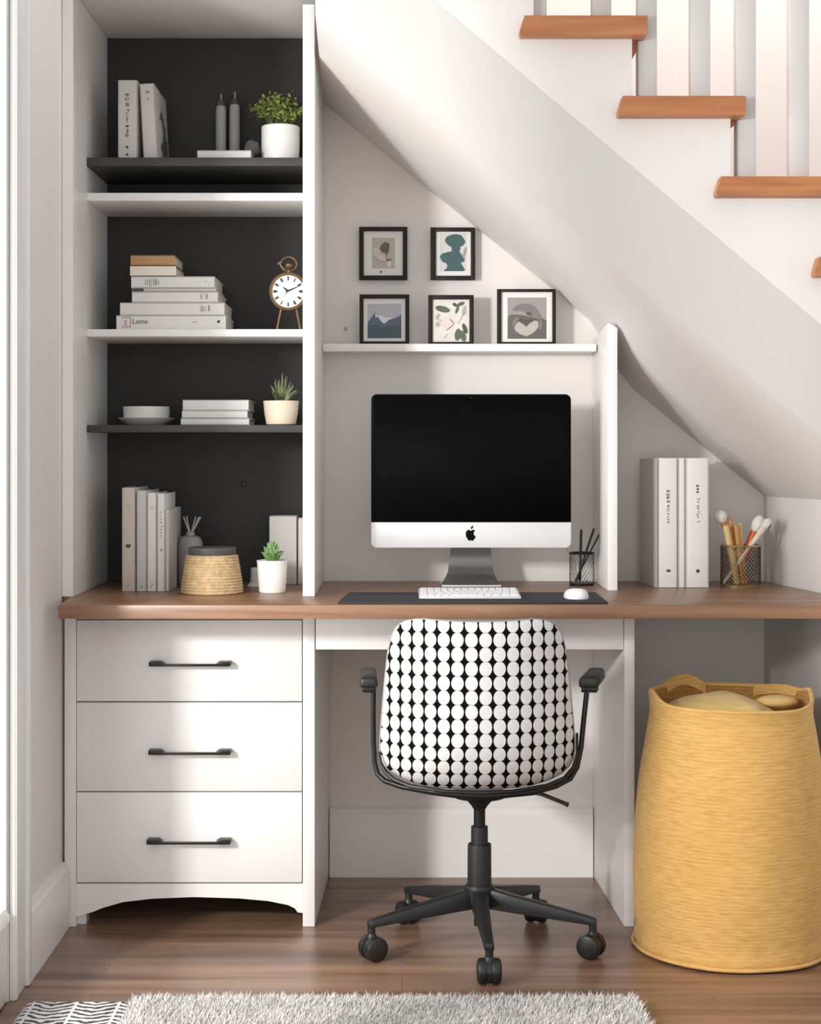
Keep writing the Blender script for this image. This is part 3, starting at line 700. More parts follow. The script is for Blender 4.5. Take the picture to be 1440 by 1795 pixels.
part('spine_band', MB().box(X(231.5, Y2), X(252, Y2), Y2 - .0008, Y2 + .002, zz + .0005, Z(505.6, Y2), 0), INK, bt, 'dark band at the end of the spine'); zz = Z(505, Y2) + .0004
book_flat('white book with faint vertical lettering under the small cream book', 230, 376, 484.5, 504, Y2, 0.215, PAPER, GC, z0=zz, marks=[(glyphs(253, 282, 486.5, 502, Y2 - E, 8, 43, False, 2), INKL), (glyphs(350, 368, 487, 501, Y2 - E, 5, 44, False, 1), INKL)]); zz = Z(484.5, Y2) + .0004
book_flat('small cream book with brown boards just under the tan one', 228, 309, 465.5, 483, Y2, 0.17, BROWNC, GC, z0=zz, cov2=CREAM); zz = Z(465.5, Y2) + .0004
book_flat('small tan book on top of the alarm-clock shelf stack', 229, 306.5, 447.5, 464.5, Y2, 0.17, TAN, GC, z0=zz)

# alarm clock
Yk = 4.165
cc = P(505.5, 511, Yk); Rk = 33.5 * Yk / F
o = thing('alarm_clock', 'round brass alarm clock with white dial on the white shelf', 'clock', (cc.x, Yk, zC))
RX = Matrix.Rotation(pi / 2, 4, 'X')      # lathe axis z -> -y (towards the room)
part('case', MB().lathe([(0, -.036), (Rk * .80, -.036), (Rk * .93, -.028), (Rk * .96, -.012), (Rk * .96, 0.000)], cc, 40, 0, RX), GOLD, o)
part('bezel', MB().lathe([(Rk * .96, -.002), (Rk, .002), (Rk * .99, .007), (Rk * .93, .009), (Rk * .86, .006), (Rk * .84, .001)], cc, 48, 0, RX), GOLD, o)
part('dial', MB().lathe([(0, .0015), (Rk * .86, .0015)], cc, 40, 0, RX), DIAL, o)
t = MB(); yq = cc.y - .0022
for h in range(12):
    a = 2 * pi * h / 12; w = .0026 if h % 3 else .0036
    r0, r1 = Rk * .57, Rk * .78
    d = Vector((sin(a), 0, cos(a))); s = Vector((cos(a), 0, -sin(a))); b0 = Vector((cc.x, yq, cc.z))
    for off in ((0,) if h in (0, 6, 7, 1) else (-.0013, .0013)):
        t.poly([b0 + d * r0 - s * (w * .45) + s * off, b0 + d * r0 + s * (w * .45) + s * off, b0 + d * r1 + s * (w * .6) + s * off, b0 + d * r1 - s * (w * .6) + s * off])
part('numerals', t, INK, o)
def hand(ang, L, w, yy, tail):
    d = Vector((sin(ang), 0, cos(ang))); s = Vector((cos(ang), 0, -sin(ang))); b0 = Vector((cc.x - .0005, yy, cc.z + .001))
    return MB().poly([b0 - d * tail - s * w * .5, b0 - d * tail + s * w * .5, b0 + s * w, b0 + d * L + s * w * .2, b0 + d * L - s * w * .2, b0 - s * w])
part('hour_hand', hand(radians(308), Rk * .33, .0034, yq - .001, .002), BLACK, o)
part('minute_hand', hand(radians(66), Rk * .72, .0022, yq - .0016, .006), BLACK, o)
part('second_hand', hand(radians(216), Rk * .5, .0008, yq - .0020, .004), INK, o)
part('stem', MB().lathe([(.004, Rk * .97), (.0035, Rk + .006), (.006, Rk + .010), (.0095, Rk + .016), (.009, Rk + .021), (.004, Rk + .024), (0, Rk + .024)], (cc.x, cc.y + .014, cc.z), 20), GOLD, o)
part('carry_ring', MB().tube([(cc.x + .0195 * sin(a), cc.y + .014, cc.z + Rk + .0215 + .0175 * cos(a)) for a in [2 * pi * i / 28 for i in range(28)]], .0017, 8, closed=True), GOLD, o)
part('winding_key', MB().ball(P(489, 461.5, 4.17), .0055, .003, .0022, 12, mat4=Matrix.Rotation(radians(-38), 4, 'Y')).tube([P(489, 461.5, 4.17), (cc.x - .006, cc.y + .014, cc.z + Rk + .004)], .0012, 6), BRASS, o)
for sg in (-1, 1):
    a = Vector((cc.x + sg * Rk * .40, cc.y + .012, cc.z - Rk * .88)); b = Vector((cc.x + sg * Rk * .62, cc.y + .010, zC + .0005))
    part('leg', MB().tube([a, a.lerp(b, .6), b], [.0028, .0024, .003], 10), GOLD, o)

# charcoal middle shelf
Y3 = 4.20
c0 = Vector((X(257, Y3 + .06), Y3 + .06, zD)); Yq = Y3 + .06
k_ = Yq / F
hz = Z(733, Yq) - zD
o = single('plate', MB().lathe([(0, 0), (30 * k_, 0), (34 * k_, .002), (49 * k_, hz - .0012), (50 * k_, hz), (48.5 * k_, hz + .0008), (33 * k_, .005), (0, .004)], c0, 48), CERAM, c0, 'shallow white plate under the bowl on the charcoal shelf', 'plate')
c1 = c0 + Vector((0, 0, .0056)); hb = Z(713, Yq) - c1.z
single('bowl', MB().lathe([(0, 0), (33 * k_, 0), (38 * k_, .004), (40 * k_, hb * .5), (40.5 * k_, hb - .001), (39.8 * k_, hb), (38.5 * k_, hb - .002), (37 * k_, .008), (0, .006)], c1, 48), CERAM, c1, 'straight-sided white bowl standing on the plate', 'bowl')
GD = 'flat white books between bowl and spiky plant'
zz = zD
for lab, a, b, yt in (('white book at the bottom of the stack beside the spiky plant', 317, 437, 733.5), ('white book in the middle of the three beside the spiky plant', 319, 434, 720), ('white book on top of the three beside the spiky plant', 320.5, 436, 701)):
    book_flat(lab, a, b, yt, None, 4.17, 0.19, PAPER, GD, z0=zz); zz = Z(yt, 4.17) + .0004
Yp = 4.20
c0 = Vector((X(493, Yp), Yp, zD)); k_ = Yp / F; hp = Z(703, Yp) - zD
o = thing('potted_spiky_plant', 'spiky grey-green plant in a cream pot on the charcoal shelf', 'plant', c0)
part('pot', MB().lathe([(0, 0), (22 * k_, 0), (26 * k_, .003), (29 * k_, hp * .45), (31 * k_, hp - .004), (31.5 * k_, hp), (29 * k_, hp + .0005), (28 * k_, hp - .006), (0, hp - .007)], c0, 36), CERAMC, o)
part('soil', MB().lathe([(0, hp - .004), (28 * k_, hp - .005)], c0, 20), SOIL, o)
def blade(mb, root, tip, w, bend, n=6):
    d = tip - root; sdir = d.cross(Vector((0, 1, .2)));
    if sdir.length < 1e-4: sdir = Vector((1, 0, 0))
    sdir.normalize(); up = Vector((0, 0, 1)); vs = []; fs = []
    nd = sdir.cross(d).normalized()
    for i in range(n + 1):
        f = i / n; p = root + d * f + up * bend * 4 * f * (1 - f); ww = w * (1 - f ** 2.2) + .0002
        vs += [p - sdir * ww, p + nd * ww * .35, p + sdir * ww, p - nd * ww * .35]
    for i in range(n):
        for q in range(4): fs.append((i * 4 + q, i * 4 + (q + 1) % 4, i * 4 + 4 + (q + 1) % 4, i * 4 + 4 + q))
    mb.add(vs, fs)
t = MB(); rnd = random.Random(5)
for k in range(34):
    a = rnd.random() * 2 * pi; sp = rnd.uniform(.1, 1); R = .045 * sp
    h = (.067 - .042 * sp ** 1.5) * rnd.uniform(.75, 1.1)
    tip = c0 + Vector((min(R * cos(a), XD0 - .004 - c0.x), R * sin(a), hp + h))
    root = c0 + Vector((.012 * sp * cos(a), .012 * sp * sin(a), hp - .006))
    blade(t, root, tip, .0032, .006 * sp)
part('leaves', t, LEAFS, o)

# worktop niche
zW = WT1 + 0.0005
GW = 'upright books on the worktop'
Y4 = 4.09
mw = [(glyphs(220, 231, 885, 898, Y4 - E, 3, 51, dens=1), INKL), (glyphs(222, 230, 1022, 1030, Y4 - E, 2, 52, dens=2), INKL), (MB().poly([P(x, y, Y4 - E) for x, y in ((219.5, 954.5), (230, 954.5), (228.5, 959), (225, 961), (221.5, 959))][::-1]), INK)]
book_upright('beige book with a dark spine mark, tallest upright book on the worktop', 214, 237, 855, Y4, zW, 0.21, PAPERB, GW, marks=mw)
book_upright('pale book second in the worktop row, beside the beige one', 239.5, 257, 860, Y4, zW, 0.21, PAPERG, GW, marks=[(glyphs(245, 254, 905, 911, Y4 - E, 2, 53, dens=1), INKL), (glyphs(246, 252, 1026, 1031, Y4 - E, 1, 54, dens=4), INKL)])
book_upright('pale book third in the worktop row with two short spine lines', 258.2, 274.3, 864, Y4, zW, 0.19, PAPER, GW, marks=[(glyphs(262, 270, 886, 894, Y4 - E, 2, 55, dens=1), INKL), (glyphs(263, 269, 1023, 1031, Y4 - E, 2, 56, dens=3), INKL)])
book_upright('slim white book fourth in the worktop row, beside the short grey book', 275.6, 289, 865.5, Y4, zW, 0.19, PAPER, GW, marks=[(glyphs(280, 285, 895, 945, Y4 - E, 8, 57, dens=2), INKL), (dot(283, 964, 2.2, Y4 - E), INKL)])
# short notebook leaning on the end of the row: only its cover shows
x0 = X(289.6, Y4) + .0005
o = thing('notebook', 'short grey-white notebook at the end of the worktop book row', 'book', (x0, Y4 + .01, zW), GW)
zt = Z(893, Y4)
part('cover', MB().box(x0, x0 + .0015, Y4 + .004, Y4 + .225, zW, zt, .0004).box(x0 + .0065, x0 + .008, Y4 + .004, Y4 + .225, zW, zt, .0004), PAPERG, o)
part('pages', MB().box(x0 + .0015, x0 + .0065, Y4 + .006, Y4 + .222, zW + .001, zt - .001), PAGEU, o)
# reed diffuser
Yd = 4.26
c0 = Vector((X(334, Yd), Yd, zW)); k_ = Yd / F; H = Z(938, Yd) - zW
o = thing('reed_diffuser', 'frosted grey reed diffuser bottle behind the woven jar', 'diffuser', c0)
part('bottle', MB().lathe([(0, 0), (21 * k_, 0), (22 * k_, .004), (22 * k_, H * .75), (21 * k_, H * .88), (16 * k_, H * .97), (8 * k_, H), (7.5 * k_, H + .008), (5 * k_, H + .008), (5 * k_, H - .01), (0, H - .01)], c0, 36), GREYGL, o)
for tx in (322, 327, 343, 352, 349):
    part('reed', MB().tube([c0 + Vector(((334 - tx) * k_ * .22, .002, H - .012)), P(tx, 905 + (tx % 3), Yd + .004 * (tx % 4))], .0017, 6), REED, o)
# woven jar
Yj = 4.045
c0 = Vector((X(372, Yj), Yj, zW)); k_ = Yj / F; H = Z(972, Yj) - zW
o = thing('woven_jar', 'braided seagrass jar with a dark lid on the worktop', 'jar', c0)
pr = [(0, 0), (52 * k_, 0)]
nr = 13
def jr(f): return (55 - 10 * f ** 1.3) * k_ if f > .06 else 54 * k_
for i in range(nr):
    f0, f1 = i / nr, (i + 1) / nr
    pr += [(jr(f0) - .0016, H * f0 + .0006), (jr((f0 + f1) / 2) + .0008, H * (f0 + f1) / 2), (jr(f1) - .0016, H * f1 - .0004)]
pr += [(40 * k_, H), (0, H)]
def braid(p, a):
    s = .0007 * sin(a * 44 + p.z * 700); q = Vector((p.x, p.y, 0))
    if q.length > .01: q = q.normalized() * s
    return p + q
part('body', MB().lathe(pr, c0, 176, wob=braid), WOVEN, o, sharp=60)
part('lid', MB().lathe([(0, H), (40 * k_, H), (41.5 * k_, H + .003), (42 * k_, Z(961, Yj) - zW), (40.5 * k_, Z(959, Yj) - zW), (0, Z(958.5, Yj) - zW)], c0, 48), LID, o, 'dark grey lid')
# pot behind/left sliver and the boxes at the back
Ys = 4.06
c0 = Vector((X(477.5, Ys), Ys, zW)); k_ = Ys / F; H = Z(982, Ys) - zW
o = thing('potted_succulent', 'small green succulent in a ribbed white pot on the worktop', 'plant', c0)
pr = [(0, 0), (22 * k_, 0), (23 * k_, .002)]
for i in range(8):
    f = (i + .5) / 8; r_ = (23 + 4 * f) * k_; pr += [(r_ - .0004, H * i / 8 + .002), (r_ + .0004, H * (i + .6) / 8)]
pr += [(27.5 * k_, H), (26 * k_, H + .0006), (25 * k_, H - .005), (0, H - .006)]
part('pot', MB().lathe(pr, c0, 40), CERAM, o)
part('soil', MB().lathe([(0, H - .003), (25 * k_, H - .004)], c0, 20), SOIL, o)
part('pot_mark', join(glyphs(463, 470, 1001, 1018, Ys - 26.3 * k_ - .0006, 3, 71, dens=4)), INKL, o) if False else None
t = MB(); rnd = random.Random(11)
for k in range(30):
    a = 2 * pi * k * .382; sp = .15 + .85 * (k / 30)
    tip = c0 + Vector((.033 * sp * cos(a), .030 * sp * sin(a), H + .052 * (1 - .72 * sp) + rnd.uniform(-.002, .006)))
    root = c0 + Vector((.008 * sp * cos(a), .008 * sp * sin(a), H - .004))
    blade(t, root, tip, .0055, .007 * sp)
part('leaves', t, LEAFA, o)
GX = 'pale box files behind the succulent'
Yx = 4.30
for lab, a, b, yt, dy in (('grey-white box file behind the succulent pot', 472.5, 520, 904.5, 0), ('narrow grey-white box file against the divider behind the succulent', 522, 538.5, 908, .01)):
    y = Yx + dy; x0, x1 = X(a, y), min(X(b, y), XD0 - .0006); zt = Z(yt, y)
    o = thing('box_file', lab, 'box', ((x0 + x1) / 2, y, zW), GX)
    part('body', MB().box(x0, x1, y, y + .085, zW, zt - .002, .001), PAPERG, o)
    part('lid', MB().box(x0 + .0006, x1 - .0006, y + .0006, y + .0844, zt - .0018, zt, .0008), PAPERG, o)
Yv = 4.22
c0 = Vector((X(448, Yv), Yv, zW)); k_ = Yv / F; H = Z(995, Yv) - zW
single('dish', MB().lathe([(0, 0), (14 * k_, 0), (14.5 * k_, .003), (9 * k_, .012), (8 * k_, H - .002), (7 * k_, H), (0, H)], c0, 24), PAPERG, c0, 'small pale bottle half hidden behind the succulent pot', 'bottle')
bpy.data.objects['dish'].name = 'small_bottle'

# ------------------------------------------------------------------ computer
Ym = 4.16
o = thing('desktop_computer', 'silver all-in-one computer with a black screen on the desk', 'computer', (X(826, Ym), Ym, WT1))
def rrect(x0, x1, y0, y1, r, corners, n=6):
    pts = []
    for cx, cy, a0, key in ((x1 - r, y0 + r, -90, 'tr'), (x1 - r, y1 - r, 0, 'br'), (x0 + r, y1 - r, 90, 'bl'), (x0 + r, y0 + r, 180, 'tl')):
        if key in corners:
            for i in range(n + 1):
                a = radians(a0 + 90 * i / n); pts.append((cx + r * cos(a), cy + r * sin(a)))
        else:
            pts.append({'tr': (x1, y0), 'br': (x1, y1), 'bl': (x0, y1), 'tl': (x0, y0)}[key])
    return pts
def pp(pts, Y): return [(X(x, Y), Z(y, Y)) for x, y in pts]
part('back_shell', MB().prism(pp(rrect(651, 1001.5, 691, 960, 10, ('tl', 'tr', 'bl', 'br')), Ym), Ym + .004, Ym + .022, .002), ALU, o)
part('screen', MB().prism(pp(rrect(651, 1001.5, 691, 915.4, 10, ('tl', 'tr')), Ym), Ym, Ym + .004, .0004), SCREEN, o, 'black switched-off screen')
part('chin', MB().prism(pp(rrect(651, 1001.5, 915.6, 960, 10, ('bl', 'br')), Ym), Ym, Ym + .004, .0004), ALU, o, 'silver strip below the screen')
# fruit logo with a bite and a leaf
def logo():
    L_ = [(826, 930.5), (822, 928.3), (818.2, 930.5), (816.6, 935.5), (817.6, 941), (820.5, 946), (823.2, 948.2), (826, 947), (828.8, 948.2), (831.2, 946.2), (833, 943.4), (834.6, 940.4), (832, 938.6), (830.6, 936), (831, 932.8), (833.4, 930.4), (831.5, 928.8), (829, 928.5)]
    t = MB(); yy = Ym - .0006
    cpt = P(825, 938, yy); n = len(L_)
    t.add([cpt] + [P(x, y, yy) for x, y in L_], [(0, i + 1, (i + 1) % n + 1) for i in range(n)])
    lf = [(825.6, 927.6), (825.8, 924.6), (827.6, 922.3), (830, 921.2), (829.9, 924), (828.2, 926.6)]
    t.poly([P(x, y, yy) for x, y in lf])
    return t
part('logo', logo(), SCREEN, o, 'black bitten apple emblem')
prof = [(4.285, 945, 34), (4.29, 975, 36), (4.29, 992, 38.5), (4.283, 1003, 40), (4.268, 1011, 43), (4.245, 1017.5, 47), (4.222, 1024.5, 51.5)]
vs = []; fs = []
for Yq, py, hw in prof:
    z = Z(py, Yq); xc = X(825.5, Yq); w = hw * Yq / F
    vs += [(xc - w, Yq, z), (xc + w, Yq, z), (xc + w, Yq + .007, z + .001), (xc - w, Yq + .007, z + .001)]
for i in range(len(prof) - 1):
    for q in range(4): fs.append((i * 4 + q, i * 4 + 4 + q, i * 4 + 4 + (q + 1) % 4, i * 4 + (q + 1) % 4))
fs += [(0, 1, 2, 3)]
part('stand', MB().add(vs, fs), STANDM, o, sharp=60)
t = MB().box(X(825.5, 4.28) - .073, X(825.5, 4.28) + .073, 4.219, 4.345, WT1 + .0005, WT1 + .005, .0015)
part('stand_foot', t, ALU, o)
part('camera_dot', MB().lathe([(0, .0006), (.0016, .0006)], P(826, 697, Ym), 10, 0, RX), BLACK, o)
# desk mat, keyboard, mouse
zm = WT1 + .0005
t = MB().prismz([(X(592, 3.76), 3.76), (X(1067, 3.76), 3.76), (X(1045, 4.02), 4.02), (X(612, 4.02), 4.02)], zm, zm + .004, .0012)
single('desk_mat', t, MATD, (.15, 3.8, zm), 'long charcoal desk mat under keyboard and mouse', 'mat')
zk = zm + .0046
ky0, ky1 = 3.835, 3.965
kx0, kx1 = X(735, 3.84), X(914, 3.84)
o = thing('keyboard', 'slim white keyboard on the desk mat', 'keyboard', ((kx0 + kx1) / 2, ky0, zk))
hf, hb_ = .005, .013
c = [(kx0, ky0, zk), (kx1, ky0, zk), (kx1, ky0, zk + hf), (kx0, ky0, zk + hf), (kx0, ky1, zk), (kx1, ky1, zk), (kx1, ky1, zk + hb_), (kx0, ky1, zk + hb_)]
part('base', MB().hexa(c, .0015), ALU, o)
rowsK = [14, 14, 13, 12, 9]
sl = (hb_ - hf) / (ky1 - ky0)
def keyz(y): return zk + hf + (y - ky0) * sl
for r_ in range(5):
    n = rowsK[4 - r_] if r_ == 0 else rowsK[r_ % 5]
    n = [9, 12, 13, 14, 14][r_]
    d = (ky1 - ky0 - .012) / 5; y0 = ky0 + .006 + r_ * d; w = (kx1 - kx0 - .008) / n
    xcur = kx0 + .004
    ws = [w] * n
    if r_ == 0: 
        u = (kx1 - kx0 - .008) / 14; ws = [u, u, u, u * 1.1, u * 4.9, u * 1.1, u * 1.3, u * 1.3, u * 1.3]
    for q in range(n):
        a, b = xcur + .0009, xcur + ws[q] - .0009; xcur += ws[q]
        ya_, yb2 = y0 + .0012, y0 + d - .0012
        cc8 = [(a, ya_, keyz(ya_) + .0003), (b, ya_, keyz(ya_) + .0003), (b, ya_, keyz(ya_) + .003), (a, ya_, keyz(ya_) + .003), (a, yb2, keyz(yb2) + .0003), (b, yb2, keyz(yb2) + .0003), (b, yb2, keyz(yb2) + .003), (a, yb2, keyz(yb2) + .003)]
        part('key', MB().hexa(cc8, .0008, seg=1), KEYW, o)
Yu = 3.862
c0 = Vector((X(1010.5, Yu), Yu, zk - .0004)); k_ = Yu / F
t = MB(); n = 28; prf = [(0, 1.0), (.45, .97), (.75, .82), (.93, .5), (1.0, .12), (.98, 0.0), (0, 0.0)]
for r_, z_ in prf: pass
vs, fs = [], []
for r_, z_ in prf:
    for q in range(n):
        a = 2 * pi * q / n; ex = .8
        x = 21.5 * k_ * r_ * math.copysign(abs(cos(a)) ** ex, cos(a)); y = .052 * r_ * math.copysign(abs(sin(a)) ** ex, sin(a))
        vs.append(c0 + Vector((x, y, .026 * z_ * .82 * (1 - .25 * (y / .052)) + .0006)))
for i in range(len(prf) - 1):
    for q in range(n): fs.append((i * n + q, i * n + (q + 1) % n, (i + 1) * n + (q + 1) % n, (i + 1) * n + q))
single('computer_mouse', t.add(vs, fs), KEYW, c0, 'smooth white computer mouse on the desk mat', 'mouse', sharp=60)

# ------------------------------------------------------------------ wire cups
def wire_cup(label, cx, pyb, pyt, hw, Y, wire_m, rim_m, nw, rw):
    c0 = Vector((X(cx, Y), Y, zW)); k_ = Y / F; H = Z(pyt, Y) - zW; R = hw * k_
    o = thing('pen_cup', label, 'pen cup', c0)
    t = MB()
    for sg in (-1, 1):
        for k in range(nw):
            a0 = 2 * pi * k / nw
            t.tube([c0 + Vector((R * cos(a0 + sg * 1.5 * i / 9), R * sin(a0 + sg * 1.5 * i / 9), .003 + (H - .006) * i / 9)) for i in range(10)], rw, 4, cap=False)
    part('wire_mesh', t, wire_m, o)
    part('rim', MB().lathe([(R * .97, H - .004), (R * 1.02, H - .003), (R * 1.03, H), (R * .98, H + .001), (R * .95, H - .001)], c0, 36), rim_m, o)
    part('base', MB().lathe([(0, 0), (R * 1.01, 0), (R * 1.02, .004), (R * .98, .005), (0, .003)], c0, 36), rim_m, o)
    for k in range(4):
        pass
    return o, c0, R, H
o, c0, R, H = wire_cup('dark wire mesh pen cup beside the partition panel', 1020.5, 1023, 968.5, 21.5, 4.29, BLACKM, BLACKM, 22, .00042)
GP = 'pens in the dark mesh cup'
for lab, tx, ty, bx, by, r in (('thick black pen standing upright in the dark mesh cup', 1019.5, 928, 1017, 0, .0034), ('black pen slanting in the middle of the dark mesh cup', 1042, 926, 1010, -.006, .003),
                       ('thin dark pencil slanting closest to the partition panel', 1052, 935, 1008, .006, .0022)):
    tip = P(tx, ty, 4.29 + by * .3); base = Vector((X(bx, 4.29), 4.29 + by, zW + .0045 + r * .5))
    d = (tip - base)
    t = MB().tube([base, base + d * .06, base + d * .97, tip], [r * .4, r, r, r * .8], 10)
    single('pen', t, BLACK, base, lab, 'pen', GP)
for lab, pts in (('thin bent wire clip nearest the computer in the dark cup', ((994, 962), (997, 968), (1003, 985), (1008, 1018))), ('second thin bent wire clip in the dark cup', ((1001, 957), (1004.5, 966), (1008, 985), (1012, 1018)))):
    pq = [P(x, y, 4.285 + .002 * i) for i, (x, y) in enumerate(pts)]
    pq[-1].z = zW + .006
    single('wire_clip', MB().tube(pq, .0011, 6), PIN, pq[-1], lab, 'clip', 'wire clips in the dark cup')
o, c0, R, H = wire_cup('brass wire mesh cup of brushes beside the white binders', 1299, 1024, 955, 34.5, 4.25, DARKBR, BRASS, 36, .0007)
cb = c0
def brush(label, tipx, tipy, bx, oy, hm, tm, rh, kind):
    YQ = cb.y + oy; rh *= 1.3
    tip = P(tipx, tipy, YQ); base = Vector((X(bx, cb.y), cb.y + oy * .3, zW + .007)); d = tip - base; L = d.length; u = d.normalized()
    q = u.to_track_quat('Z', 'Y').to_matrix().to_4x4()
    th = thing('brush' if kind else 'wooden_stick', label, 'brush' if kind else 'stick', base, 'brushes and sticks in the brass cup')
    if kind == 'round':
        part('handle', MB().tube([base, base + d * .5, base + d * .86], [rh * .7, rh * .9, rh], 10), hm, th)
        part('bristles', MB().ball(base + d * .9, 0.0165, .0165, .0175, 18, mat4=q), tm, th)
    elif kind == 'oval':
        part('handle', MB().tube([base, base + d * .5, base + d * .74], [rh * .8, rh, rh * 1.15], 12), hm, th)
        part('bristles', MB().ball(base + d * .86, 0.0185, .015, .0235, 18, mat4=q), tm, th)
    elif kind == 'sponge':
        part('handle', MB().tube([base, base + d * .5, base + d * .9], [rh * .6, rh * .8, rh * 1.4], 10), hm, th)
        part('head', MB().ball(base + d * .94, 0.0165, .012, .0165, 18, mat4=q), BRUSHW, th)
        part('bristles', MB().ball(base + d * .94 + Vector((0.000, -.0085, -.0005)), 0.0105, .0055, .0105, 16), tm, th)
    else:
        part('shaft', MB().tube([base, base + d * .98, tip], [rh, rh, rh * .5], 8), hm, th)
brush('round white-headed brush leaning nearest the binders', 1259, 893, 1310, 0.0, WOODO, BRUSHW, .005, 'round')
brush('copper-handled brush with an oval white head', 1336, 902, 1288, 0.018, COPPER, BRUSHW, .0075, 'oval')
brush('pale brush with a dark round sponge tip leaning towards the wall', 1349, 912, 1268, -.015, PINKW, DARKBRN, .0045, 'sponge')
for lab, tx, ty, bx, oy, m, r in (('pale wooden stick beside the round white brush', 1273, 921, 1292, -.021, WOODP, .0062), ('tallest ochre wooden stick in the brass cup', 1279, 906, 1298, .004, WOODO, .0045),
                              ('ochre wooden stick in the middle of the brass cup', 1290, 919, 1302, -.006, WOODO, .0055), ('flat pale stick nearest the copper brush', 1297, 917, 1306, .008, WOODP, .0045), ('thin ochre stick at the back of the cup', 1270, 912, 1300, .018, WOODO, .0035)):
    brush(lab, tx, ty, bx, oy, m, m, r, None)
# binders
GBN = 'white binders on the worktop'
Yr = 4.20
def binder(label, a, b, yt, depth, marks, name='binder'):
    x0, x1 = X(a, Yr), X(b, Yr); zt = Z(yt, Yr); bd = .003
    th = thing(name, label, 'binder', ((x0 + x1) / 2, Yr, zW), GBN)
    t = MB().box(x0, x0 + bd, Yr, Yr + depth, zW, zt, .0008).box(x1 - bd, x1, Yr, Yr + depth, zW, zt, .0008).box(x0, x1, Yr, Yr + bd, zW, zt, .0014)
    part('cover', t, PAPER, th)
    part('pages', MB().box(x0 + bd, x1 - bd, Yr + bd, Yr + depth - .006, zW + .003, zt - .006), PAGEU, th)
    for m_, i_ in marks: part('lettering', m_, i_, th)
mA = join(glyphs(1169, 1175, 859, 882, Yr - E, 4, 81, dens=5), glyphs(1169, 1175, 884, 919, Yr - E, 5, 82, dens=3))
mA2 = MB().poly([P(u, v, Yr - E) for u, v in ell(1172.5, 1000.5, 4.2, 2.4, n=14)][::-1])
mB = join(glyphs(1221.5, 1226.5, 849, 866, Yr - E, 3, 83, dens=5), glyphs(1221.5, 1227, 873, 917, Yr - E, 8, 84, dens=2))
mB2 = MB().poly([P(u, v, Yr - E) for u, v in ell(1224, 1001, 3.6, 3.2, n=14)][::-1])
binder('thick white binder with dark spine characters nearest the partition panel', 1154, 1188, 803, .15, [(mA, INK), (mA2, INK)])
binder('thin blank white binder squeezed between two thicker ones', 1190, 1201.5, 803, .15, [], 'binder')
binder('thick white binder with dark spine characters beside the brass brush cup', 1203, 1243, 803, .15, [(mB, INK), (mB2, INK)])
# slip board visible left of the first binder
th = thing('folder', 'pale grey folder with a wide fold standing against the thick binders', 'folder', (X(1140, 4.22), 4.22, zW))
part('cover', MB().hexa([(X(1153.3, 4.197), 4.197, zW), (X(1153.6, 4.199), 4.200, zW), (X(1153.6, 4.199), 4.200, Z(803.5, 4.2)), (X(1153.3, 4.197), 4.197, Z(803.5, 4.2)),
                         (X(1122, 4.36), 4.36, zW), (X(1124, 4.36), 4.362, zW), (X(1124, 4.36), 4.362, Z(804, 4.36)), (X(1122, 4.36), 4.36, Z(804, 4.36))]), PAPERG, th)

# ------------------------------------------------------------------ office chair
CX, CY = X(841, 3.774), 3.774
ch = thing('office_chair', 'swivel office chair with black and white dotted back facing the desk', 'chair', (CX, CY, 0))
HW = [(1088, 92), (1089.5, 112), (1093, 127), (1099, 138), (1108, 146), (1122, 152.5), (1150, 159), (1200, 164.5), (1260, 169.5), (1305, 173), (1328, 173.5), (1345, 171), (1358, 165), (1370, 152), (1380, 130), (1388, 98), (1392, 65), (1393.5, 30)]
def hw_at(py):
    for (a, wa), (b, wb) in zip(HW, HW[1:]):
        if a <= py <= b: return wa + (wb - wa) * (py - a) / (b - a)
    return HW[-1][1]
YBK = 3.585
NU, rowsP = 40, []
pys = []
for (a, wa), (b, wb) in zip(HW, HW[1:]):
    n = max(1, int((b - a) / 9))
    pys += [a + (b - a) * i / n for i in range(n)]
pys.append(HW[-1][0])
def back_pt(u, py, side):
    t = (py - 1088) / (1393.5 - 1088)
    w = hw_at(py) * YBK / F
    x = X(839, YBK) + w * u; z = Z(py, YBK)
    if u > 0: x += .004 * t
    y = YBK + .030 * (1 - t) ** 2 * .5 + .065 * max(0, t - .62) ** 2 / .145
    xr = (x - X(839, YBK)) / .205
    y += .075 * abs(xr) ** 2.4
    s = min(1, min(1 - abs(u), 1) * hw_at(py) / 45.0)      # distance from the rim
    sv = min(1, min(t, 1 - t) * 305 / 45.0)
    e = min(s, sv); e = sqrt(max(0, 1 - (1 - e) ** 2))
    sag = .004 * max(0, 1 - t * 12) * (1 - u * u)
    return Vector((x, y + (-.020 if side == 0 else .034) * e, z - sag))
def back_mesh(side):
    vs, uvs = [], []
    for py in pys:
        for i in range(NU + 1):
            u = -1 + 2 * i / NU; p = back_pt(u, py, side); vs.append(p)
            xx = (p.x - X(839, YBK)); arc = xx + 3.2 * xx ** 3
            uvs.append((arc + 10 * .0296, p.z))
    n = NU + 1; fs = []
    for r_ in range(len(pys) - 1):
        for i in range(NU):
            q = (r_ * n + i, (r_ + 1) * n + i, (r_ + 1) * n + i + 1, r_ * n + i + 1)
            fs.append(q if side == 0 else q[::-1])
    return vs, fs, uvs
t = MB(); 
for sd in (0, 1): t.add(*back_mesh(sd)[:2], 0, back_mesh(sd)[2])
bk = part('backrest', t, FABRIC, ch, 'white fabric with rows of black diamonds between dots', sharp=80)
rim = [back_pt(-1 + 2 * i / NU, pys[0], 0) for i in range(NU + 1)] + [back_pt(1, p, 0) for p in pys[1:]] + [back_pt(1 - 2 * i / 10, pys[-1], 0) for i in range(1, 11)] + [back_pt(-1, p, 0) for p in pys[-2:0:-1]]
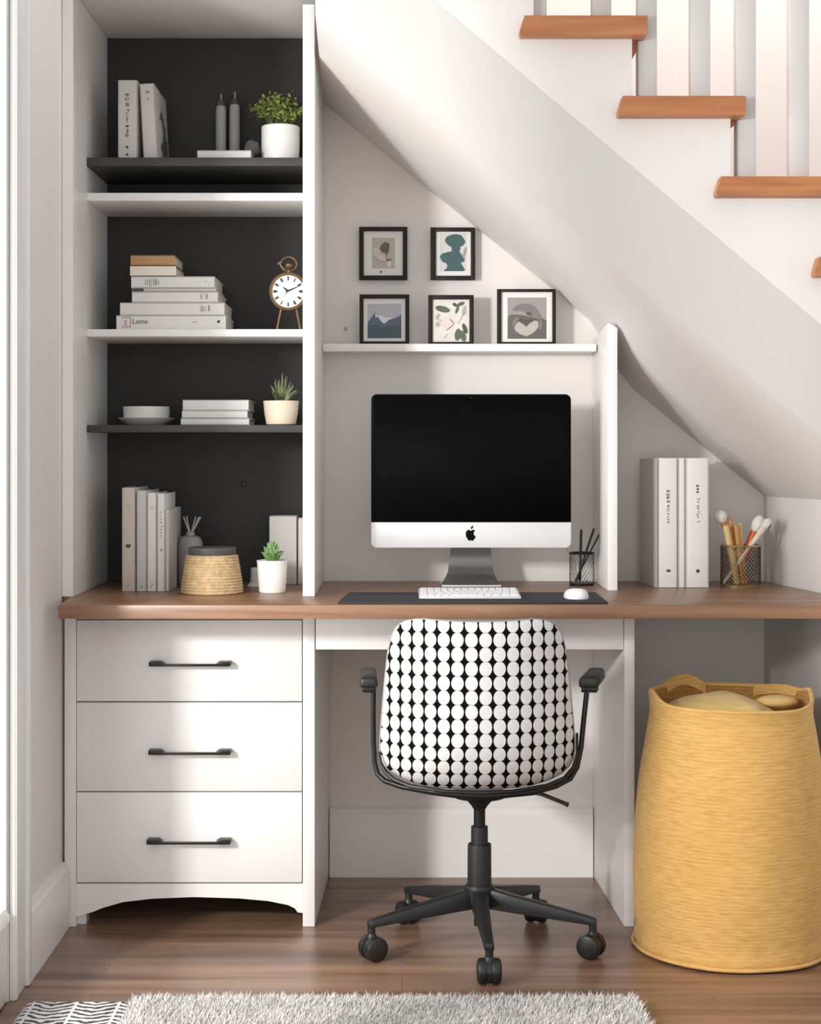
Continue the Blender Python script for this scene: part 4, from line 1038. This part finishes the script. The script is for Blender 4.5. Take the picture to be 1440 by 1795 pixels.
part('piping', MB().tube(rim, .0022, 6, closed=True), GREYGL, bk, 'thin grey edge piping')
# seat cushion
t = MB(); n = 28; vs = []; fs = []; uvs = []
sx, sy0, sy1, sz = .190, 3.625, 4.00, .43
for sd in (0, 1):
    for j in range(n + 1):
        for i in range(n + 1):
            u, v = -1 + 2 * i / n, -1 + 2 * j / n
            x, y = u * sqrt(1 - v * v * .28), v * sqrt(1 - u * u * .28)
            e = (1 - abs(u) ** 5) * (1 - abs(v) ** 5); e = max(0, e) ** .45
            p = Vector((CX + x * sx, (sy0 + sy1) / 2 + y * (sy1 - sy0) / 2, sz + (.030 if sd else -.030) * e)); vs.append(p); uvs.append((p.x + .4, p.y))
    o_ = sd * (n + 1) ** 2
    for j in range(n):
        for i in range(n):
            q = (o_ + j * (n + 1) + i, o_ + j * (n + 1) + i + 1, o_ + (j + 1) * (n + 1) + i + 1, o_ + (j + 1) * (n + 1) + i)
            fs.append(q if sd else q[::-1])
part('seat', t.add(vs, fs, 0, uvs), FABRIC, ch, sharp=80)
# arm frame: one bent bar under the seat and up to both pads
def YA(px):
    f = min(1, abs(px - 840) / 190); return 3.600 + .085 * f ** 2
arm = [(655, 1214), (654.5, 1250), (655, 1300), (657, 1335), (662, 1357), (675, 1369), (705, 1379), (760, 1388), (800, 1393), (840, 1395), (885, 1393), (935, 1388), (975, 1378), (1000, 1365), (1012, 1345), (1019, 1310), (1024, 1260), (1029, 1214)]
part('arm_frame', MB().tube([P(x, y, YA(x)) for x, y in arm], [.0055] * 5 + [.006] * 2 + [.0075] * 5 + [.006] * 2 + [.0058] * 4, 12), BLACKM, ch)
arm2 = [(665, 1318), (668, 1338), (677, 1354), (692, 1367), (720, 1378), (780, 1387), (840, 1390), (900, 1387), (960, 1377), (990, 1364), (1006, 1345), (1012, 1320), (1012, 1285)]
part('shell_rail', MB().tube([P(x, y, YA(x) - .006) for x, y in arm2], [.0024, .0032] + [.0045] * 9 + [.0028] * 2, 8), BLACKM, ch)
for (x0, x1, yt, yb, tw) in ((630, 663, 1172, 1212, .02), (1014, 1050, 1172, 1212, -.20)):
    Ya = 3.665; y1 = Ya + .20
    xa, xb = X(x0, Ya), X(x1, Ya); z0, z1 = Z(yb - 2, Ya), Z(yt + 16, Ya)
    cxa = (xa + xb) / 2; Mr = Matrix.Translation((cxa, Ya, 0)) @ Matrix.Rotation(tw, 4, 'Z') @ Matrix.Translation((-cxa, -Ya, 0))
    sl_ = -.003
    c = [(xa, Ya, z0 + .004), (xb, Ya, z0 + .004), (xb - .002, Ya, z1), (xa + .002, Ya, z1), (xa + .002, y1, z0 + sl_), (xb - .002, y1, z0 + sl_), (xb - .004, y1, z1 + sl_), (xa + .004, y1, z1 + sl_)]
    ar = part('armrest', MB().hexa(c, .007, seg=3).xf(Mr), BLACK, ch)
    part('bracket', MB().box(xa + .006, xb - .004, Ya + .006, Ya + .05, z0 - .006, z0 + .006, .002).xf(Mr), BLACKM, ar)
pz = lambda py: Z(py, CY)
part('seat_plate', MB().lathe([(0, pz(1388)), (.06, pz(1388)), (.066, pz(1391)), (.058, pz(1396)), (.03, pz(1401)), (.018, pz(1412)), (.0135, pz(1418)), (0, pz(1418))], (CX, CY, 0), 32), BLACK, ch)
part('lever', MB().tube([P(930, 1388, 3.74), P(950, 1392, 3.72), P(990, 1408, 3.70), P(997, 1411, 3.70)], [.0045, .0045, .0045, .0055], 10), BLACK, ch)
part('gas_piston', MB().lathe([(0, pz(1410)), (.0128, pz(1410)), (.0128, pz(1452)), (0, pz(1452))], (CX, CY, 0), 24), BLACKM, ch)
part('column_cover', MB().lathe([(.0135, pz(1447)), (.0185, pz(1448)), (.0190, pz(1482)), (.0255, pz(1479)), (.0262, pz(1483)), (.0265, pz(1553)), (.020, pz(1556))], (CX, CY, 0), 28), BLACK, ch)
hub = part('star_base', MB().lathe([(.0, pz(1548)), (.030, pz(1550)), (.034, pz(1555)), (.032, pz(1588)), (.020, pz(1592)), (.012, pz(1593)), (.012, pz(1622)), (0, pz(1622))], (CX, CY, 0), 28), BLACK, ch)
RB = .252
for k in range(5):
    a = radians(-88 + 72 * k)
    d = Vector((cos(a), sin(a), 0)); s = Vector((-sin(a), cos(a), 0)); c0 = Vector((CX, CY, 0))
    def sec(r, w, z0, z1): 
        p = c0 + d * r
        return [p - s * w + Vector((0, 0, z0)), p + s * w + Vector((0, 0, z0)), p + s * w * .8 + Vector((0, 0, z1)), p - s * w * .8 + Vector((0, 0, z1))]
    secs = [sec(.020, .020, .094, .137), sec(.08, .017, .088, .124), sec(.17, .0135, .080, .106), sec(RB - .006, .0115, .073, .090), sec(RB + .008, .0100, .070, .086)]
    vs = [p for q in secs for p in q]; fs = [(3, 2, 1, 0)]
    for i in range(len(secs) - 1):
        for q in range(4): fs.append((i * 4 + q, i * 4 + (q + 1) % 4, i * 4 + 4 + (q + 1) % 4, i * 4 + 4 + q))
    fs.append(tuple(len(vs) - 4 + i for i in range(4)))
    bm = bmesh.new(); bv = [bm.verts.new(p) for p in vs]
    for f in fs: bm.faces.new([bv[i] for i in f])
    bmesh.ops.recalc_face_normals(bm, faces=bm.faces)
    ed = [e for e in bm.edges if e.calc_face_angle(0) > .6]
    bmesh.ops.bevel(bm, geom=ed, offset=.003, segments=2, profile=.5, affect='EDGES'); bm.verts.index_update()
    t = MB().add([v.co[:] for v in bm.verts], [[v.index for v in f.verts] for f in bm.faces]); bm.free()
    p = c0 + d * RB
    t.tube([p + Vector((0, 0, .078)), p + Vector((0, 0, .050))], .0085, 12)
    part('leg', t, BLACK, hub)
    # twin-wheel caster
    wr = .0265
    ax_ang = {0: 0.0, 1: 1.0, 2: -0.3, 3: .4, 4: -1.0}[k]
    ax = Vector((cos(ax_ang), sin(ax_ang), 0)); fw = Vector((-sin(ax_ang), cos(ax_ang), 0))
    cw = p + fw * .004 + Vector((0, 0, wr + .0006))
    cs = part('caster', MB().lathe([(.0, .018), (.0085, .018), (.011, .012), (.011, .004), (0, .003)], p + Vector((0, 0, .0395)), 16).tube([cw - ax * .006, cw + ax * .006], [wr * .96, wr * .96], 24), BLACK, hub) if False else None
    q4 = ax.to_track_quat('Z', 'Y').to_matrix().to_4x4()
    t = MB().lathe([(0, -.006), (wr * .9, -.006), (wr * .92, 0), (wr * .9, .006), (0, .006)], cw, 24, 0, q4)
    t.lathe([(.0, .0585), (.0085, .0585), (.011, .054), (.0115, .044), (0, .042)], (p.x, p.y, 0), 16)
    cs = part('caster', t, BLACK, ch)
    for sg in (-1, 1):
        pr = [(wr * .55, .006), (wr * .96, .0065), (wr, .009), (wr, .018), (wr * .93, .0225), (wr * .7, .0255), (0, .0265)]
        part('wheel', MB().lathe([(r_, sg * z_) for r_, z_ in pr], cw, 28, 0, q4), BLACK, cs)

# ------------------------------------------------------------------ laundry basket
BY = 3.80
bx_c = Vector((X(1281, BY), BY, 0)); kB = BY / F
o = thing('laundry_basket', 'tall mustard-yellow felt basket on the floor beside the desk', 'basket', bx_c)
RBm = 169 * kB; HB = 0.553
def brad(z):
    f = z / HB
    tab = [(0, .955), (.015, .985), (.045, .992), (.075, .972), (.12, .985), (.30, 1.0), (.5, .985), (.7, .945), (.86, .895), (.94, .862), (1.0, .872)]
    for (a, ra), (b, rb) in zip(tab, tab[1:]):
        if a <= f <= b: return RBm * (ra + (rb - ra) * (f - a) / (b - a))
    return RBm * tab[-1][1]
def rimz(a):
    # low in front, raised at the sides and at the back
    s = sin(a)   # -1 towards the viewer
    return HB + (-.012 * max(0, -s) ** .7 if s < 0 else .003 * s) + .003 * sin(3 * a + .6) + .016 * math.exp(-((a - pi - .12) / .28) ** 2) + .012 * math.exp(-((min(a, 2 * pi - a)) / .22) ** 2)
def bw(a, f):
    return .0035 * sin(2 * a + 5 * f) * f + .003 * noise.noise(Vector((cos(a) * 2, sin(a) * 2, f * 4)))
nA, nZ = 96, 48
def wall_pts(scale, inner):
    vs = []
    for j in range(nZ + 1):
        f = j / nZ
        for k in range(nA):
            a = 2 * pi * k / nA; zt = rimz(a); z = .002 + (zt - .002) * f
            r = (brad(min(HB, z)) + bw(a, f)) * 1.0 - (inner * .008)
            pinch = 1 - .02 * f * (abs(cos(a)) ** 8)
            vs.append(bx_c + Vector((r * pinch * cos(a), r * pinch * sin(a), z)))
    return vs
t = MB(); vo = wall_pts(1, 0)
fs = []
for j in range(nZ):
    for k in range(nA): fs.append((j * nA + k, j * nA + (k + 1) % nA, (j + 1) * nA + (k + 1) % nA, (j + 1) * nA + k))
t.add(vo, fs)
t.add([vo[k] for k in range(nA)], [tuple(range(nA))[::-1]])
part('body', t, YELLOW, o, sharp=70)
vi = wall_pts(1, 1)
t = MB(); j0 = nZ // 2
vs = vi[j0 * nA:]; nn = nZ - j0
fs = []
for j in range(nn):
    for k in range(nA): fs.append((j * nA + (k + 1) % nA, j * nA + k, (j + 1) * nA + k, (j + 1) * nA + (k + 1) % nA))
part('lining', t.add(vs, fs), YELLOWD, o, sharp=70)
top = [vo[nZ * nA + k].lerp(vi[nZ * nA + k], .5) + Vector((0, 0, .001)) for k in range(nA)]
part('rim', MB().tube(top, .0050, 8, closed=True), YELLOW, o, sharp=70)
hem = [bx_c + Vector(((brad(.02) + bw(2 * pi * k / nA, .03) + .002) * cos(2 * pi * k / nA), (brad(.02) + bw(2 * pi * k / nA, .03) + .002) * sin(2 * pi * k / nA), .008)) for k in range(nA)]
part('hem', MB().tube(hem, .0042, 8, closed=True), YELLOW, o, sharp=70)
def loop_handle(a0, a1, h, wid, out):
    vs = []; n = 22
    for i in range(n + 1):
        f = i / n; a = a0 + (a1 - a0) * f; r = brad(HB * .97) - .004 + out * sin(pi * f)
        z = rimz(a % (2 * pi)) - .012 + h * sin(pi * f) ** .8
        c = bx_c + Vector((r * cos(a), r * sin(a), z)); nrm = Vector((cos(a), sin(a), 0))
        zz = Vector((0, 0, wid * .5))
        vs += [c - nrm * .003 - zz, c + nrm * .003 - zz, c + nrm * .003 + zz, c - nrm * .003 + zz]
    fs = [(0, 1, 2, 3)]
    for i in range(n):
        for q in range(4): fs.append((i * 4 + q, i * 4 + 4 + q, i * 4 + 4 + (q + 1) % 4, i * 4 + (q + 1) % 4))
    fs.append(tuple(n * 4 + q for q in (3, 2, 1, 0)))
    return MB().add(vs, fs)
part('handle', loop_handle(radians(136), radians(97), .024, .026, -.004), YELLOW, o, 'arched fabric handle', sharp=60)
part('handle', loop_handle(radians(62), radians(12), .010, .022, -.006), YELLOW, o, 'low fabric handle', sharp=60)
# cloth heaped inside
t = MB(); nr_, na_ = 14, 48; vs = []; fs = []
for j in range(nr_ + 1):
    f = j / nr_
    for k in range(na_):
        a = 2 * pi * k / na_; r = (brad(HB * .95) - .016) * f
        z = HB + .008 - .050 * f ** 2.4 + .006 * noise.noise(Vector((cos(a) * f * 2.2, sin(a) * f * 2.2, 3))) - (.048 * max(0, cos(a - .3)) * f)
        if sin(a) < 0: z -= .012 * f * -sin(a)
        vs.append(bx_c + Vector((r * cos(a), r * sin(a), z)))
for j in range(nr_):
    for k in range(na_): fs.append((j * na_ + k, (j + 1) * na_ + k, (j + 1) * na_ + (k + 1) % na_, j * na_ + (k + 1) % na_))
single('folded_cloth', t.add(vs, fs), YELLOWL, bx_c + Vector((0, 0, HB - .08)), 'pale mustard cloth heaped inside the yellow basket', 'cloth', sharp=80)
t = MB().ball(bx_c + Vector((RBm * .50, .02, HB - .014)), .048, .03, .014, 20, jig=.08)
single('folded_cloth', t, YELLOWL, bx_c + Vector((RBm * .50, .02, HB - .05)), 'small pale cloth roll at the wall side inside the yellow basket', 'cloth', sharp=80)

# ------------------------------------------------------------------ rug
RX0, RX1, RY0, RY1 = -0.735, 0.458, 2.55, 3.375
XS = -0.530
rg = thing('shag_rug', 'pale grey shag rug with a black and white striped end on the floor', 'rug', ((RX0 + RX1) / 2, RY0, 0))
part('backing', MB().box(RX0, RX1, RY0, RY1, .0005, .008, .003), RUGB, rg)
def tufts(name, m, x0, x1, y0, y1, n, h0, h1, w, seed, lab=None):
    rnd = random.Random(seed); t = MB(); V = t.v; Fc = t.f
    for i in range(n):
        x, y = rnd.uniform(x0, x1), rnd.uniform(y0, y1)
        h = rnd.uniform(h0, h1); a = rnd.random() * 2 * pi; ln = rnd.uniform(.15, .9) * h
        b = len(V); dx, dy = cos(a) * w, sin(a) * w; lx, ly = cos(a + 1.3) * ln, sin(a + 1.3) * ln
        V += [(x - dx, y - dy, .006), (x + dx, y + dy, .006), (x + dx * .9 + lx * .4, y + dy * .9 + ly * .4, .006 + h * .6), (x - dx * .9 + lx * .4, y - dy * .9 + ly * .4, .006 + h * .6), (x + lx, y + ly, .006 + h)]
        Fc += [(b, b + 1, b + 2, b + 3), (b + 3, b + 2, b + 4)]
    t.m = [0] * len(Fc)
    return part(name, t, m, rg, lab, kind='stuff', sharp=180)
tufts('pile', PILE, XS, RX1 + .004, 3.20, RY1 + .004, 30000, .014, .026, .0013, 21)
tufts('pile', PILE, XS, RX1, RY0, 3.20, 9000, .014, .026, .003, 22)
part('striped_end', MB().box(RX0 - .002, XS + .004, RY0 - .002, RY1 + .001, .001, .0135, .004), STRIPE, rg, 'black and white striped woven end')
fr = random.Random(9); t = MB()
for i in range(150):
    x = RX0 + (XS - RX0) * (i + .5) / 150 + fr.uniform(-.0006, .0006); l = fr.uniform(.010, .018)
    t.tube([(x, RY1 - .002, .008), (x + fr.uniform(-.002, .002), RY1 + l * .6, .006), (x + fr.uniform(-.004, .004), RY1 + l, .0022)], .0011, 4)
for i in range(100):
    y = RY0 + (RY1 - RY0) * (i + .5) / 100; l = fr.uniform(.006, .012)
    t.tube([(RX0 + .002, y, .008), (RX0 - l * .6, y + fr.uniform(-.002, .002), .006), (RX0 - l, y + fr.uniform(-.003, .003), .0022)], .0013, 4)
part('fringe', t, PILE, rg, kind='stuff')

# ------------------------------------------------------------------ light
w = bpy.data.worlds.new('daylight'); SC.world = w; w.use_nodes = True
bg = w.node_tree.nodes['Background']; bg.inputs['Color'].default_value = (0.985, 0.99, 1.0, 1); bg.inputs['Strength'].default_value = 0.88
def area(name, loc, tgt, sx_, sy_, power, col):
    l = bpy.data.lights.new(name, 'AREA'); l.shape = 'RECTANGLE'; l.size = sx_; l.size_y = sy_; l.energy = power; l.color = col
    ob = bpy.data.objects.new(name, l); COL.objects.link(ob); ob.location = loc
    ob.rotation_euler = (Vector(tgt) - Vector(loc)).to_track_quat('-Z', 'Y').to_euler(); return ob
area('added_stair_fill', (0.9, 3.86, 3.25), (0.9, 4.42, 2.2), 1.6, 0.2, 30, (1.0, 0.97, 0.96))  # added unseen lamp, brightens the back wall behind the balusters
area('window_light', (-1.8, 1.4, 1.5), (0.1, 4.0, 0.8), 0.24, 0.24, 80, (1.0, 0.985, 0.965))
area('door_daylight', (-1.15, 2.85, 1.05), (0.6, 4.0, 1.15), 0.8, 1.7, 27, (1.0, 0.99, 0.98))
area('front_fill', (0.2, -0.7, 1.3), (0.1, 4.0, 0.7), 2.6, 2.0, 28, (1.0, 0.995, 0.99))  # added unseen fill behind the camera, lifts drawers and desk apron

# ------------------------------------------------------------------ camera
cam = bpy.data.cameras.new('camera'); co = bpy.data.objects.new('camera', cam); COL.objects.link(co); SC.camera = co
cam.sensor_fit = 'HORIZONTAL'; cam.sensor_width = 36.0; cam.lens = 36.0 * F / 1440.0
cam.shift_x = (720 - VX) / 1440.0; cam.shift_y = (VY - 897.5) / 1440.0
co.location = (0, 0, EYE); co.rotation_euler = (pi / 2, 0, 0)
cam.clip_start = 0.05
SC.view_settings.view_transform = 'Standard'; SC.view_settings.look = 'None'; SC.view_settings.exposure = -0.22
